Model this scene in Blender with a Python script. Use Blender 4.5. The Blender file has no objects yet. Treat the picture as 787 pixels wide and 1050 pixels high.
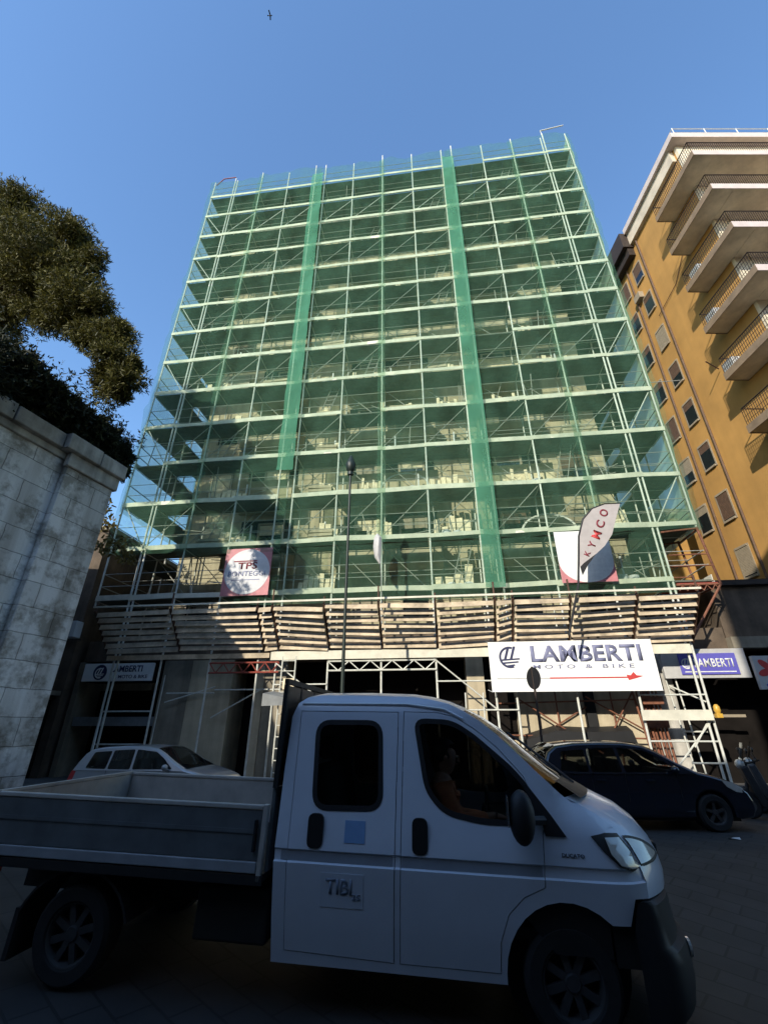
import bpy, bmesh, math, random
from mathutils import Vector, Matrix, Euler
from mathutils import noise as mnoise
R=math.radians; PI=math.pi
rnd=random.Random(7)
S=bpy.context.scene
COL=S.collection

# ------------------------------------------------------------------ materials
def mat(name,col,rough=.6,metal=0.,var=.25,scale=3.,bump=0.,bscale=40.,coat=0.,streak=0.,spec=.5):
    m=bpy.data.materials.new(name); m.use_nodes=True
    nt=m.node_tree; N=nt.nodes; L=nt.links
    b=N['Principled BSDF']
    b.inputs['Roughness'].default_value=rough; b.inputs['Metallic'].default_value=metal
    b.inputs['Specular IOR Level'].default_value=spec
    if coat: b.inputs['Coat Weight'].default_value=coat; b.inputs['Coat Roughness'].default_value=.05
    tc=N.new('ShaderNodeTexCoord')
    n=N.new('ShaderNodeTexNoise'); n.inputs['Scale'].default_value=scale; n.inputs['Detail'].default_value=8; n.inputs['Roughness'].default_value=.65
    L.new(tc.outputs['Object'],n.inputs['Vector'])
    r=N.new('ShaderNodeValToRGB')
    r.color_ramp.elements[0].position=.3; r.color_ramp.elements[1].position=.72
    lo=[max(0,c*(1-var)) for c in col]; hi=[min(1,c*(1+var*.6)) for c in col]
    r.color_ramp.elements[0].color=(*lo,1); r.color_ramp.elements[1].color=(*hi,1)
    L.new(n.outputs['Fac'],r.inputs['Fac'])
    out=r.outputs['Color']
    if streak:
        mp=N.new('ShaderNodeMapping'); mp.inputs['Scale'].default_value=(2.2,2.2,.16)
        L.new(tc.outputs['Object'],mp.inputs['Vector'])
        n2=N.new('ShaderNodeTexNoise'); n2.inputs['Scale'].default_value=1.3; n2.inputs['Detail'].default_value=6
        L.new(mp.outputs['Vector'],n2.inputs['Vector'])
        r2=N.new('ShaderNodeValToRGB'); r2.color_ramp.elements[0].position=.38; r2.color_ramp.elements[1].position=.62
        r2.color_ramp.elements[0].color=(1-streak,1-streak,1-streak,1); r2.color_ramp.elements[1].color=(1,1,1,1)
        L.new(n2.outputs['Fac'],r2.inputs['Fac'])
        mx=N.new('ShaderNodeMix'); mx.data_type='RGBA'; mx.blend_type='MULTIPLY'; mx.inputs['Factor'].default_value=1
        L.new(out,mx.inputs['A']); L.new(r2.outputs['Color'],mx.inputs['B']); out=mx.outputs['Result']
    L.new(out,b.inputs['Base Color'])
    if bump:
        n3=N.new('ShaderNodeTexNoise'); n3.inputs['Scale'].default_value=bscale; n3.inputs['Detail'].default_value=6
        L.new(tc.outputs['Object'],n3.inputs['Vector'])
        bp=N.new('ShaderNodeBump'); bp.inputs['Strength'].default_value=bump; bp.inputs['Distance'].default_value=.02
        L.new(n3.outputs['Fac'],bp.inputs['Height']); L.new(bp.outputs['Normal'],b.inputs['Normal'])
    return m

def net_mat(name,col,alpha,amp=.12,scale=1.2,tint=1.0):
    m=bpy.data.materials.new(name); m.use_nodes=True
    nt=m.node_tree; N=nt.nodes; L=nt.links; N.clear()
    o=N.new('ShaderNodeOutputMaterial')
    d=N.new('ShaderNodeBsdfDiffuse'); t=N.new('ShaderNodeBsdfTranslucent'); tr=N.new('ShaderNodeBsdfTransparent')
    tr.inputs['Color'].default_value=(tint,1,tint,1)
    tc=N.new('ShaderNodeTexCoord')
    n=N.new('ShaderNodeTexNoise'); n.inputs['Scale'].default_value=scale; n.inputs['Detail'].default_value=5
    mp=N.new('ShaderNodeMapping'); mp.inputs['Scale'].default_value=(1,1,.35)
    L.new(tc.outputs['Object'],mp.inputs['Vector']); L.new(mp.outputs['Vector'],n.inputs['Vector'])
    r=N.new('ShaderNodeMapRange'); r.inputs['From Min'].default_value=.3; r.inputs['From Max'].default_value=.7
    r.inputs['To Min'].default_value=max(0,alpha-amp); r.inputs['To Max'].default_value=min(1,alpha+amp)
    L.new(n.outputs['Fac'],r.inputs['Value'])
    d.inputs['Color'].default_value=(*col,1); t.inputs['Color'].default_value=(*col,1)
    m1=N.new('ShaderNodeMixShader'); m1.inputs[0].default_value=.4
    L.new(d.outputs[0],m1.inputs[1]); L.new(t.outputs[0],m1.inputs[2])
    m2=N.new('ShaderNodeMixShader'); L.new(r.outputs['Result'],m2.inputs[0]); L.new(tr.outputs[0],m2.inputs[1]); L.new(m1.outputs[0],m2.inputs[2])
    L.new(m2.outputs[0],o.inputs['Surface'])
    return m

def glass_mat(name,tint,mixv):
    m=bpy.data.materials.new(name); m.use_nodes=True
    nt=m.node_tree; N=nt.nodes; L=nt.links; N.clear()
    o=N.new('ShaderNodeOutputMaterial')
    tr=N.new('ShaderNodeBsdfTransparent'); tr.inputs['Color'].default_value=(*tint,1)
    g=N.new('ShaderNodeBsdfGlossy'); g.inputs['Roughness'].default_value=.03; g.inputs['Color'].default_value=(.9,.95,1,1)
    f=N.new('ShaderNodeFresnel'); f.inputs['IOR'].default_value=mixv
    mx=N.new('ShaderNodeMixShader'); L.new(f.outputs[0],mx.inputs[0]); L.new(tr.outputs[0],mx.inputs[1]); L.new(g.outputs[0],mx.inputs[2])
    L.new(mx.outputs[0],o.inputs['Surface'])
    return m

def stone_mat():
    m=bpy.data.materials.new('limestone_blocks'); m.use_nodes=True
    nt=m.node_tree; N=nt.nodes; L=nt.links; b=N['Principled BSDF']; b.inputs['Roughness'].default_value=.9
    tc=N.new('ShaderNodeTexCoord'); sx=N.new('ShaderNodeSeparateXYZ'); cb=N.new('ShaderNodeCombineXYZ')
    L.new(tc.outputs['Object'],sx.inputs[0]); L.new(sx.outputs['X'],cb.inputs['X']); L.new(sx.outputs['Z'],cb.inputs['Y'])
    nz=N.new('ShaderNodeTexNoise'); nz.inputs['Scale'].default_value=2.5; nz.inputs['Detail'].default_value=5; L.new(cb.outputs[0],nz.inputs['Vector'])
    ad=N.new('ShaderNodeVectorMath'); ad.operation='MULTIPLY_ADD'; ad.inputs[1].default_value=(.07,.06,0)
    L.new(nz.outputs['Color'],ad.inputs[0]); L.new(cb.outputs[0],ad.inputs[2])
    br=N.new('ShaderNodeTexBrick'); br.inputs['Scale'].default_value=1; br.inputs['Brick Width'].default_value=1.25; br.inputs['Row Height'].default_value=.66
    br.inputs['Mortar Size'].default_value=.014; br.inputs['Mortar Smooth'].default_value=.8; br.inputs['Bias'].default_value=-.1
    br.inputs['Color1'].default_value=(.82,.81,.77,1); br.inputs['Color2'].default_value=(.68,.67,.63,1); br.inputs['Mortar'].default_value=(.42,.40,.37,1)
    L.new(ad.outputs[0],br.inputs['Vector'])
    n2=N.new('ShaderNodeTexNoise'); n2.inputs['Scale'].default_value=1.1; n2.inputs['Detail'].default_value=10; n2.inputs['Roughness'].default_value=.7; L.new(tc.outputs['Object'],n2.inputs['Vector'])
    r2=N.new('ShaderNodeValToRGB'); r2.color_ramp.elements[0].position=.40; r2.color_ramp.elements[1].position=.52
    r2.color_ramp.elements[0].color=(.45,.43,.39,1); r2.color_ramp.elements[1].color=(1,1,1,1); L.new(n2.outputs['Fac'],r2.inputs['Fac'])
    mx=N.new('ShaderNodeMix'); mx.data_type='RGBA'; mx.blend_type='MULTIPLY'; mx.inputs['Factor'].default_value=1
    L.new(br.outputs['Color'],mx.inputs['A']); L.new(r2.outputs['Color'],mx.inputs['B'])
    mp=N.new('ShaderNodeMapping'); mp.inputs['Scale'].default_value=(1.6,1.6,.12); L.new(tc.outputs['Object'],mp.inputs['Vector'])
    n4=N.new('ShaderNodeTexNoise'); n4.inputs['Scale'].default_value=1.5; n4.inputs['Detail'].default_value=5; L.new(mp.outputs[0],n4.inputs['Vector'])
    r4=N.new('ShaderNodeValToRGB'); r4.color_ramp.elements[0].position=.36; r4.color_ramp.elements[1].position=.6
    r4.color_ramp.elements[0].color=(.62,.60,.57,1); r4.color_ramp.elements[1].color=(1,1,1,1); L.new(n4.outputs['Fac'],r4.inputs['Fac'])
    m3=N.new('ShaderNodeMix'); m3.data_type='RGBA'; m3.blend_type='MULTIPLY'; m3.inputs['Factor'].default_value=1
    L.new(mx.outputs['Result'],m3.inputs['A']); L.new(r4.outputs['Color'],m3.inputs['B']); L.new(m3.outputs['Result'],b.inputs['Base Color'])
    bp=N.new('ShaderNodeBump'); bp.inputs['Strength'].default_value=.7; bp.inputs['Distance'].default_value=.04
    sm=N.new('ShaderNodeMath'); sm.operation='SUBTRACT'; L.new(n2.outputs['Fac'],sm.inputs[0]); L.new(br.outputs['Fac'],sm.inputs[1])
    L.new(sm.outputs[0],bp.inputs['Height']); L.new(bp.outputs['Normal'],b.inputs['Normal'])
    return m

def road_mat():
    m=bpy.data.materials.new('basalt_setts'); m.use_nodes=True
    nt=m.node_tree; N=nt.nodes; L=nt.links; b=N['Principled BSDF']; b.inputs['Roughness'].default_value=.75
    tc=N.new('ShaderNodeTexCoord')
    br=N.new('ShaderNodeTexBrick'); br.inputs['Scale'].default_value=1; br.inputs['Brick Width'].default_value=.5; br.inputs['Row Height'].default_value=.28
    br.inputs['Mortar Size'].default_value=.012; br.inputs['Color1'].default_value=(.042,.040,.038,1); br.inputs['Color2'].default_value=(.03,.029,.028,1); br.inputs['Mortar'].default_value=(.018,.017,.016,1)
    mp=N.new('ShaderNodeMapping'); mp.inputs['Rotation'].default_value=(0,0,.75); L.new(tc.outputs['Object'],mp.inputs['Vector']); L.new(mp.outputs[0],br.inputs['Vector'])
    n=N.new('ShaderNodeTexNoise'); n.inputs['Scale'].default_value=1.5; n.inputs['Detail'].default_value=9; L.new(tc.outputs['Object'],n.inputs['Vector'])
    r=N.new('ShaderNodeValToRGB'); r.color_ramp.elements[0].position=.3; r.color_ramp.elements[1].position=.75; r.color_ramp.elements[0].color=(.6,.6,.6,1); r.color_ramp.elements[1].color=(1.25,1.2,1.15,1)
    L.new(n.outputs['Fac'],r.inputs['Fac'])
    mx=N.new('ShaderNodeMix'); mx.data_type='RGBA'; mx.blend_type='MULTIPLY'; mx.inputs['Factor'].default_value=1
    L.new(br.outputs['Color'],mx.inputs['A']); L.new(r.outputs['Color'],mx.inputs['B']); L.new(mx.outputs['Result'],b.inputs['Base Color'])
    bp=N.new('ShaderNodeBump'); bp.inputs['Strength'].default_value=.5; bp.inputs['Distance'].default_value=.02; bp.invert=True
    L.new(br.outputs['Fac'],bp.inputs['Height']); L.new(bp.outputs['Normal'],b.inputs['Normal'])
    return m

def leaf_mat(name,c1,c2):
    m=bpy.data.materials.new(name); m.use_nodes=True
    nt=m.node_tree; N=nt.nodes; L=nt.links; b=N['Principled BSDF']; b.inputs['Roughness'].default_value=.6; b.inputs['Specular IOR Level'].default_value=.25
    g=N.new('ShaderNodeNewGeometry'); r=N.new('ShaderNodeValToRGB')
    r.color_ramp.elements[0].color=(*c1,1); r.color_ramp.elements[1].color=(*c2,1)
    L.new(g.outputs['Random Per Island'],r.inputs['Fac']); L.new(r.outputs['Color'],b.inputs['Base Color'])
    t=N.new('ShaderNodeBsdfTranslucent'); L.new(r.outputs['Color'],t.inputs['Color'])
    mx=N.new('ShaderNodeMixShader'); mx.inputs[0].default_value=.25
    o=N['Material Output']; L.new(b.outputs[0],mx.inputs[1]); L.new(t.outputs[0],mx.inputs[2]); L.new(mx.outputs[0],o.inputs['Surface'])
    return m

M=dict(
 steel=mat('galvanised_tube',(.62,.62,.55),.45,.0,.25,6),
 steeld=mat('dull_tube',(.36,.36,.31),.5,0,.3,6),
 steel_w=mat('pale_painted_tube',(.74,.74,.66),.5,0,.15,6),
 rust=mat('rusty_tube',(.22,.085,.045),.8,0,.5,8,.2),
 redtube=mat('red_oxide_paint',(.30,.06,.04),.6,0,.4,9),
 plank=mat('weathered_plank',(.58,.47,.33),.85,0,.5,2.2,.2,30,streak=.0),
 bracket=mat('brown_bracket',(.10,.05,.03),.8,0,.4,8),
 deck=mat('scaffold_deck',(.11,.12,.09),.7,.0,.35,4),
 toe=mat('toe_board',(.66,.63,.51),.7,0,.22,2.5),
 plaster=mat('cream_plaster',(.52,.44,.30),.9,0,.22,1.4,.15,30,streak=.25),
 plaster_d=mat('aged_plaster',(.30,.26,.19),.9,0,.35,1.2,.15,30,streak=.3),
 brownwall=mat('brown_render',(.13,.095,.065),.9,0,.45,1.6,.3,20,streak=.3),
 ochre=mat('ochre_render',(.47,.255,.07),.9,0,.22,.35,.08,30,streak=.07),
 ochre2=mat('cream_front_render',(.70,.60,.44),.9,0,.15,.8),
 soffit=mat('balcony_concrete',(.60,.51,.39),.85,0,.28,1.4,.15,20),
 edge=mat('dull_slab_edge',(.24,.17,.11),.8,0,.3,2),
 pinkwhite=mat('pale_cornice',(.58,.48,.43),.8,0,.15,2),
 darkbrown=mat('dark_brown_paint',(.035,.022,.015),.7,0,.4,4),
 rail=mat('railing_metal',(.035,.02,.013),.6,0,.3,4),
 shutter=mat('brown_shutter',(.13,.075,.045),.7,0,.3,6),
 frame_w=mat('pale_window_frame',(.33,.27,.19),.6,0,.2,6),
 darkglass=mat('dark_window_glass',(.012,.014,.016),.06,0,.2,3,spec=.6),
 void=mat('dark_interior',(.012,.010,.009),.95,0,.4,2,spec=.1),  # near-black, the shade of openings and recesses put into the colour
 white=mat('white_vinyl',(.86,.86,.83),.55,0,.05,2),
 discw=mat('greyed_white_vinyl',(.60,.60,.60),.6,0,.2,1.5),
 navy=mat('grey_blue_print',(.20,.21,.33),.6,0,.15,6),
 darknavy=mat('navy_print',(.025,.03,.09),.6,0,.3,6),
 violet=mat('violet_print',(.11,.10,.42),.5,0,.1,6),
 red=mat('red_print',(.55,.05,.045),.6,0,.2,6),
 pinkred=mat('faded_red_print',(.50,.19,.20),.6,0,.2,4),
 darkred=mat('dark_red_print',(.20,.02,.03),.6,0,.2,4),
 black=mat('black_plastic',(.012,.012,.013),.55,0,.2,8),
 signgrey=mat('grey_sign_panel',(.48,.47,.45),.5,0,.2,2),
 dgrey=mat('dark_grey_paint',(.05,.052,.055),.4,0,.2,4),
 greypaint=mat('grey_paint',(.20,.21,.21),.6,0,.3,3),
 lampgreen=mat('dark_green_iron',(.012,.022,.016),.5,0,.3,8),
 truckw=mat('white_truck_paint',(.66,.71,.78),.28,0,.06,2,coat=.5),
 rub=mat('faded_rub_strip',(.30,.33,.37),.5,0,.12,4),
 bed=mat('grey_dropside',(.13,.145,.15),.5,.0,.3,3,.05),
 bedin=mat('pale_worn_metal',(.48,.45,.40),.6,0,.3,2.5),
 tyre=mat('tyre_rubber',(.014,.014,.014),.85,0,.3,12),
 rim=mat('steel_rim',(.07,.07,.07),.5,.4,.2,8),
 chassis=mat('chassis_black',(.014,.013,.012),.7,0,.4,6),
 lens=mat('headlight_lens',(.50,.48,.42),.12,.0,.2,9,coat=1),
 chrome=mat('bright_trim',(.7,.7,.7),.15,.9,.1,5),
 carblue=mat('dark_blue_paint',(.006,.009,.017),.22,.0,.1,3,coat=1),
 carsilver=mat('silver_paint',(.34,.36,.38),.3,.3,.08,3,coat=1),
 cushion=mat('seat_fabric',(.03,.03,.035),.9,0,.3,8),
 rustcloth=mat('rust_jacket',(.72,.27,.13),.85,0,.25,8,.2,60),
 skin=mat('skin',(.45,.25,.17),.55,0,.12,12),
 hair=mat('dark_hair',(.015,.011,.009),.7,0,.3,30),
 trouser=mat('dark_trousers',(.03,.035,.05),.9,0,.3,10),
 yellow=mat('yellow_lamp_plastic',(.62,.36,.05),.4,0,.2,10),
 acwhite=mat('ac_casing',(.62,.63,.62),.5,0,.12,4),
 bark=mat('pine_bark',(.06,.038,.026),.9,0,.5,6,.6,14),
 pave=mat('pavement_slabs',(.10,.095,.088),.85,0,.35,1.5,.2,20),
 kerb=mat('kerb_stone',(.16,.155,.145),.85,0,.3,3,.2,20),
 limeplain=mat('limestone_trim',(.52,.49,.43),.9,0,.4,1.5,.4,9,streak=.4),
 darkwall=mat('unseen_dark_render',(.07,.055,.045),.9,0,.4,.7),  # walls of the unseen house, dark to cut light bounced into the street
 stone=stone_mat(), road=road_mat(),
 net=net_mat('green_debris_net',(.125,.28,.185),.21,.08,1.3,.94),
 netside=net_mat('backlit_side_net',(.48,.64,.46),.86,.08,1.2,.95),  # same net as the front, its backlit glow put into a lighter green
 netpale=net_mat('pale_side_net',(.40,.58,.56),.42,.12,1.0,.97),  # paler again, the sunlit look of the left side is in the colour
 netd=net_mat('dense_green_net',(.12,.36,.23),.62,.10,1.6,.93),
 glass=glass_mat('cab_glass',(.72,.72,.70),1.25),
 carglass=glass_mat('car_window_glass',(.55,.57,.57),1.45),
 tint=glass_mat('tinted_glass',(.10,.10,.10),1.3),
 screen=glass_mat('windscreen_glass',(.4,.42,.42),1.4),
 pine=leaf_mat('pine_needles',(.028,.030,.008),(.155,.138,.03)),
 shrub=leaf_mat('shrub_leaves',(.012,.017,.008),(.045,.05,.022)),
 yleaf=leaf_mat('yellowed_leaves',(.10,.08,.02),(.26,.20,.07)),
 boards=mat('cream_boards',(.80,.68,.47),.8,0,.3,6),
 flagcloth=mat('flag_cloth',(.42,.38,.36),.8,0,.15,3),  # white cloth greyed, its shaded backlit look is in the colour
 sack=mat('white_sack',(.72,.72,.68),.8,0,.15,8),
 tarp=mat('blue_tarp',(.03,.10,.30),.6,0,.3,4),
)

# ------------------------------------------------------------------ mesh helpers
ORG={}
FY=R(-7.0); P0=Vector((0,15.5,0))
def F(s,y,z): # facade frame -> world
    return P0+Matrix.Rotation(FY,3,'Z')@Vector((s,y,z))
class MB:
    def __init__(s): s.bm=bmesh.new()
    def box(s,x0,x1,y0,y1,z0,z1):
        v=[s.bm.verts.new((x,y,z)) for x in (x0,x1) for y in (y0,y1) for z in (z0,z1)]
        for f in ((0,1,3,2),(4,6,7,5),(0,4,5,1),(2,3,7,6),(0,2,6,4),(1,5,7,3)): s.bm.faces.new([v[i] for i in f])
        return s
    def obox(s,c,ax,ay,az): # oriented box: centre + half-axes
        c=Vector(c);ax=Vector(ax);ay=Vector(ay);az=Vector(az)
        v=[s.bm.verts.new(c+i*ax+j*ay+k*az) for i in(-1,1) for j in(-1,1) for k in(-1,1)]
        for f in ((0,1,3,2),(4,6,7,5),(0,4,5,1),(2,3,7,6),(0,2,6,4),(1,5,7,3)): s.bm.faces.new([v[i] for i in f])
        return s
    def tube(s,p,q,r,n=6,r2=None):
        p=Vector(p);q=Vector(q);d=(q-p)
        if d.length<1e-6: return s
        d.normalize(); a=d.orthogonal().normalized(); b=d.cross(a); r2=r if r2 is None else r2
        A=[s.bm.verts.new(p+r*(math.cos(2*PI*i/n)*a+math.sin(2*PI*i/n)*b)) for i in range(n)]
        B=[s.bm.verts.new(q+r2*(math.cos(2*PI*i/n)*a+math.sin(2*PI*i/n)*b)) for i in range(n)]
        for i in range(n): s.bm.faces.new((A[i],A[(i+1)%n],B[(i+1)%n],B[i]))
        s.bm.faces.new(A[::-1]); s.bm.faces.new(B); return s
    def path(s,pts,r,n=6):
        pts=[Vector(p) for p in pts]; rs=r if isinstance(r,(list,tuple)) else [r]*len(pts)
        prev=None; up=Vector((.13,.37,.92)).normalized()
        for i,p in enumerate(pts):
            d=(pts[min(i+1,len(pts)-1)]-pts[max(i-1,0)]).normalized()
            a=d.cross(up); 
            if a.length<.05: a=d.orthogonal()
            a.normalize(); b=d.cross(a)
            ring=[s.bm.verts.new(p+rs[i]*(math.cos(2*PI*k/n)*a+math.sin(2*PI*k/n)*b)) for k in range(n)]
            if prev:
                for k in range(n): s.bm.faces.new((prev[k],prev[(k+1)%n],ring[(k+1)%n],ring[k]))
            else: s.bm.faces.new(ring[::-1])
            prev=ring
        s.bm.faces.new(prev); return s
    def prism(s,pts,vec): # planar polygon extruded by vec
        vec=Vector(vec); A=[s.bm.verts.new(p) for p in pts]; B=[s.bm.verts.new(Vector(p)+vec) for p in pts]
        n=len(pts); s.bm.faces.new(A[::-1]); s.bm.faces.new(B)
        for i in range(n): s.bm.faces.new((A[i],A[(i+1)%n],B[(i+1)%n],B[i]))
        return s
    def face(s,pts): s.bm.faces.new([s.bm.verts.new(p) for p in pts]); return s
    def lathe(s,prof,c,axis='y',n=28): # prof: (radius, along)
        c=Vector(c); rings=[]
        for r,t in prof:
            ring=[]
            for i in range(n):
                a=2*PI*i/n; u=r*math.cos(a); w=r*math.sin(a)
                v={'y':(u,t,w),'z':(u,w,t),'x':(t,u,w)}[axis]
                ring.append(s.bm.verts.new(c+Vector(v)))
            rings.append(ring)
        for A,B in zip(rings,rings[1:]):
            for i in range(n): s.bm.faces.new((A[i],A[(i+1)%n],B[(i+1)%n],B[i]))
        return s
    def ball(s,c,r,sx=1,sy=1,sz=1,sub=2):
        ret=bmesh.ops.create_icosphere(s.bm,subdivisions=sub,radius=r)
        for v in ret['verts']: v.co=Vector((v.co.x*sx,v.co.y*sy,v.co.z*sz))+Vector(c)
        return s
    def build(s,name,m,parent=None,smooth=False,loc=None,rot=None,bevel=0,kind=None,label=None,keep=False):
        bm=s.bm
        if not keep: bmesh.ops.recalc_face_normals(bm,faces=bm.faces)
        me=bpy.data.meshes.new(name); 
        o=bpy.data.objects.new(name,me); COL.objects.link(o)
        if parent is not None:
            o.parent=parent
            org=ORG.get(parent.name)
            if org is not None: bmesh.ops.translate(bm,verts=bm.verts,vec=-Vector(org))
        elif loc is not None:
            bmesh.ops.translate(bm,verts=bm.verts,vec=-Vector(loc))
        bm.to_mesh(me); bm.free(); me.materials.append(m)
        if smooth:
            me.shade_smooth(); me.set_sharp_from_angle(angle=R(35))
        if bevel:
            bv=o.modifiers.new('bevel','BEVEL'); bv.width=bevel; bv.segments=2; bv.limit_method='ANGLE'
        if kind: o['kind']=kind
        if label: o['label']=label
        return o
def tag(o,label=None,cat=None,group=None,kind=None):
    if label: o['label']=label
    if cat: o['category']=cat
    if group: o['group']=group
    if kind: o['kind']=kind
    return o
def thing(name,label,cat,org=(0,0,0),frame='w',group=None,rot=None):
    """Empty at the base; children are built in the frame's coordinates and shifted to the base."""
    o=bpy.data.objects.new(name,None); COL.objects.link(o); o.empty_display_size=.3
    if frame=='f': o.location=F(*org); o.rotation_euler=(0,0,FY); ORG[o.name]=org
    elif frame=='w': o.location=org; ORG[o.name]=org
    else: o.location=org; o.rotation_euler=rot or (0,0,0); ORG[o.name]=(0,0,0)
    return tag(o,label,cat,group)
def solo(mb,name,m,label,cat,org,frame='f',group=None,smooth=False,bevel=0):
    """a thing that is one mesh, with its origin at its base"""
    o=mb.build(name,m,None,smooth,loc=org,bevel=bevel)
    if frame=='f': o.location=F(*org); o.rotation_euler=(0,0,FY)
    else: o.location=org
    return tag(o,label,cat,group)
def sub(o): ORG[o.name]=ORG.get(o.parent.name,(0,0,0)) if o.parent else (0,0,0); return o
def part(mb,name,m,parent,**k):
    o=mb.build(name,m,parent,**k); ORG[o.name]=ORG.get(parent.name,(0,0,0)); return o
_tx={}
def text_mesh(txt,bold=.0,ext=.004,spacing=1.0):
    cu=bpy.data.curves.new('t','FONT'); cu.body=txt; cu.size=1; cu.offset=bold; cu.extrude=0; cu.space_character=spacing; cu.resolution_u=3
    o=bpy.data.objects.new('t',cu); COL.objects.link(o)
    dg=bpy.context.evaluated_depsgraph_get(); dg.update()
    me=bpy.data.meshes.new_from_object(o.evaluated_get(dg)); bpy.data.objects.remove(o); bpy.data.curves.remove(cu)
    return me
def text_into(mb,txt,x0,x1,z0,z1,y,bold=.02,spacing=1.0,th=.004,rot=None):
    """lettering on the plane y (facing -y), fitted to a box"""
    me=text_mesh(txt,bold,spacing=spacing); b2=bmesh.new(); b2.from_mesh(me); bpy.data.meshes.remove(me)
    xs=[v.co.x for v in b2.verts]; ys=[v.co.y for v in b2.verts]
    a,b,c,d=min(xs),max(xs),min(ys),max(ys)
    for v in b2.verts:
        u=(v.co.x-a)/(b-a); w=(v.co.y-c)/max(d-c,1e-6)
        if rot: p=rot(u,w)
        else: p=(x0+u*(x1-x0),y,z0+w*(z1-z0))
        v.co=Vector(p)
    ret=bmesh.ops.extrude_face_region(b2,geom=list(b2.faces))
    for g in ret['geom']:
        if isinstance(g,bmesh.types.BMVert): g.co.y-=th
    tmp=bpy.data.meshes.new('x'); b2.to_mesh(tmp); b2.free(); mb.bm.from_mesh(tmp); bpy.data.meshes.remove(tmp); return mb

# ------------------------------------------------------------------ camera, sun, sky
cam=bpy.data.cameras.new('camera'); co=bpy.data.objects.new('camera',cam); COL.objects.link(co)
co.location=(0,0,1.75); co.rotation_euler=(R(90+25.80),0,0)
cam.sensor_fit='VERTICAL'; cam.sensor_height=24; cam.lens=24*454/1050; cam.clip_end=2000; cam.clip_start=.05
S.camera=co
SUN_AZ=32.0; SUN_EL=27.0   # behind-left of the viewer
sd=Vector((-math.sin(R(SUN_AZ))*math.cos(R(SUN_EL)),-math.cos(R(SUN_AZ))*math.cos(R(SUN_EL)),math.sin(R(SUN_EL))))
sl=bpy.data.lights.new('sun','SUN'); so=bpy.data.objects.new('sun',sl); COL.objects.link(so)
sl.energy=2.8; sl.angle=R(.5); sl.color=(1,.93,.80)
so.rotation_euler=sd.to_track_quat('Z','Y').to_euler(); so.location=(-20,-30,40)
w=bpy.data.worlds.new('World'); S.world=w; w.use_nodes=True
nt=w.node_tree; sk=nt.nodes.new('ShaderNodeTexSky'); sk.sky_type='NISHITA'; sk.sun_disc=False
sk.sun_elevation=R(SUN_EL); sk.sun_rotation=math.atan2(sd.x,sd.y); sk.air_density=1.4; sk.dust_density=.8; sk.ozone_density=6.5
bg=nt.nodes['Background']; nt.links.new(sk.outputs[0],bg.inputs[0]); bg.inputs[1].default_value=.15
S.view_settings.view_transform='Standard'; S.view_settings.look='None'; S.view_settings.gamma=1; S.view_settings.exposure=1.0
S.view_settings.use_curve_mapping=False
S.cycles.max_bounces=8; S.cycles.transparent_max_bounces=24; S.cycles.diffuse_bounces=3; S.cycles.glossy_bounces=3
S.cycles.use_denoising=True

# ------------------------------------------------------------------ ground
def gz(x,y):
    t=max(0.,min(1.,(8.6-y)/3.6)); t=t*t*(3-2*t)
    return t*(-.25-.026*(max(-7,min(7,x))-1.3)) - (.0 if y>5 else .01*(5-y))
mb=MB(); xs=[-400,-60,-20]+[-14+i for i in range(29)]+[20,60,400]; ys=[-400,-60,-20,-10]+[-6+.6*i for i in range(30)]+[14,20,60,400]
g=[[mb.bm.verts.new((x,y,gz(x,y))) for x in xs] for y in ys]
for j in range(len(ys)-1):
    for i in range(len(xs)-1): mb.bm.faces.new((g[j][i],g[j][i+1],g[j+1][i+1],g[j+1][i]))
tag(mb.build('road',M['road'],smooth=True),kind='structure')
mb=MB(); mb.box(-13.5,13.5,-2.55,6,-.3,.15); o=mb.build('pavement',M['pave'],bevel=.01); o.location=P0; o.rotation_euler=(0,0,FY); tag(o,kind='structure')
mb=MB()
for i in range(27): mb.box(-13.5+i+.004,-12.5+i-.004,-2.75,-2.553,-.3,.155)
o=mb.build('kerb',M['kerb'],bevel=.012); o.location=P0; o.rotation_euler=(0,0,FY); tag(o,kind='structure')

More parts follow.
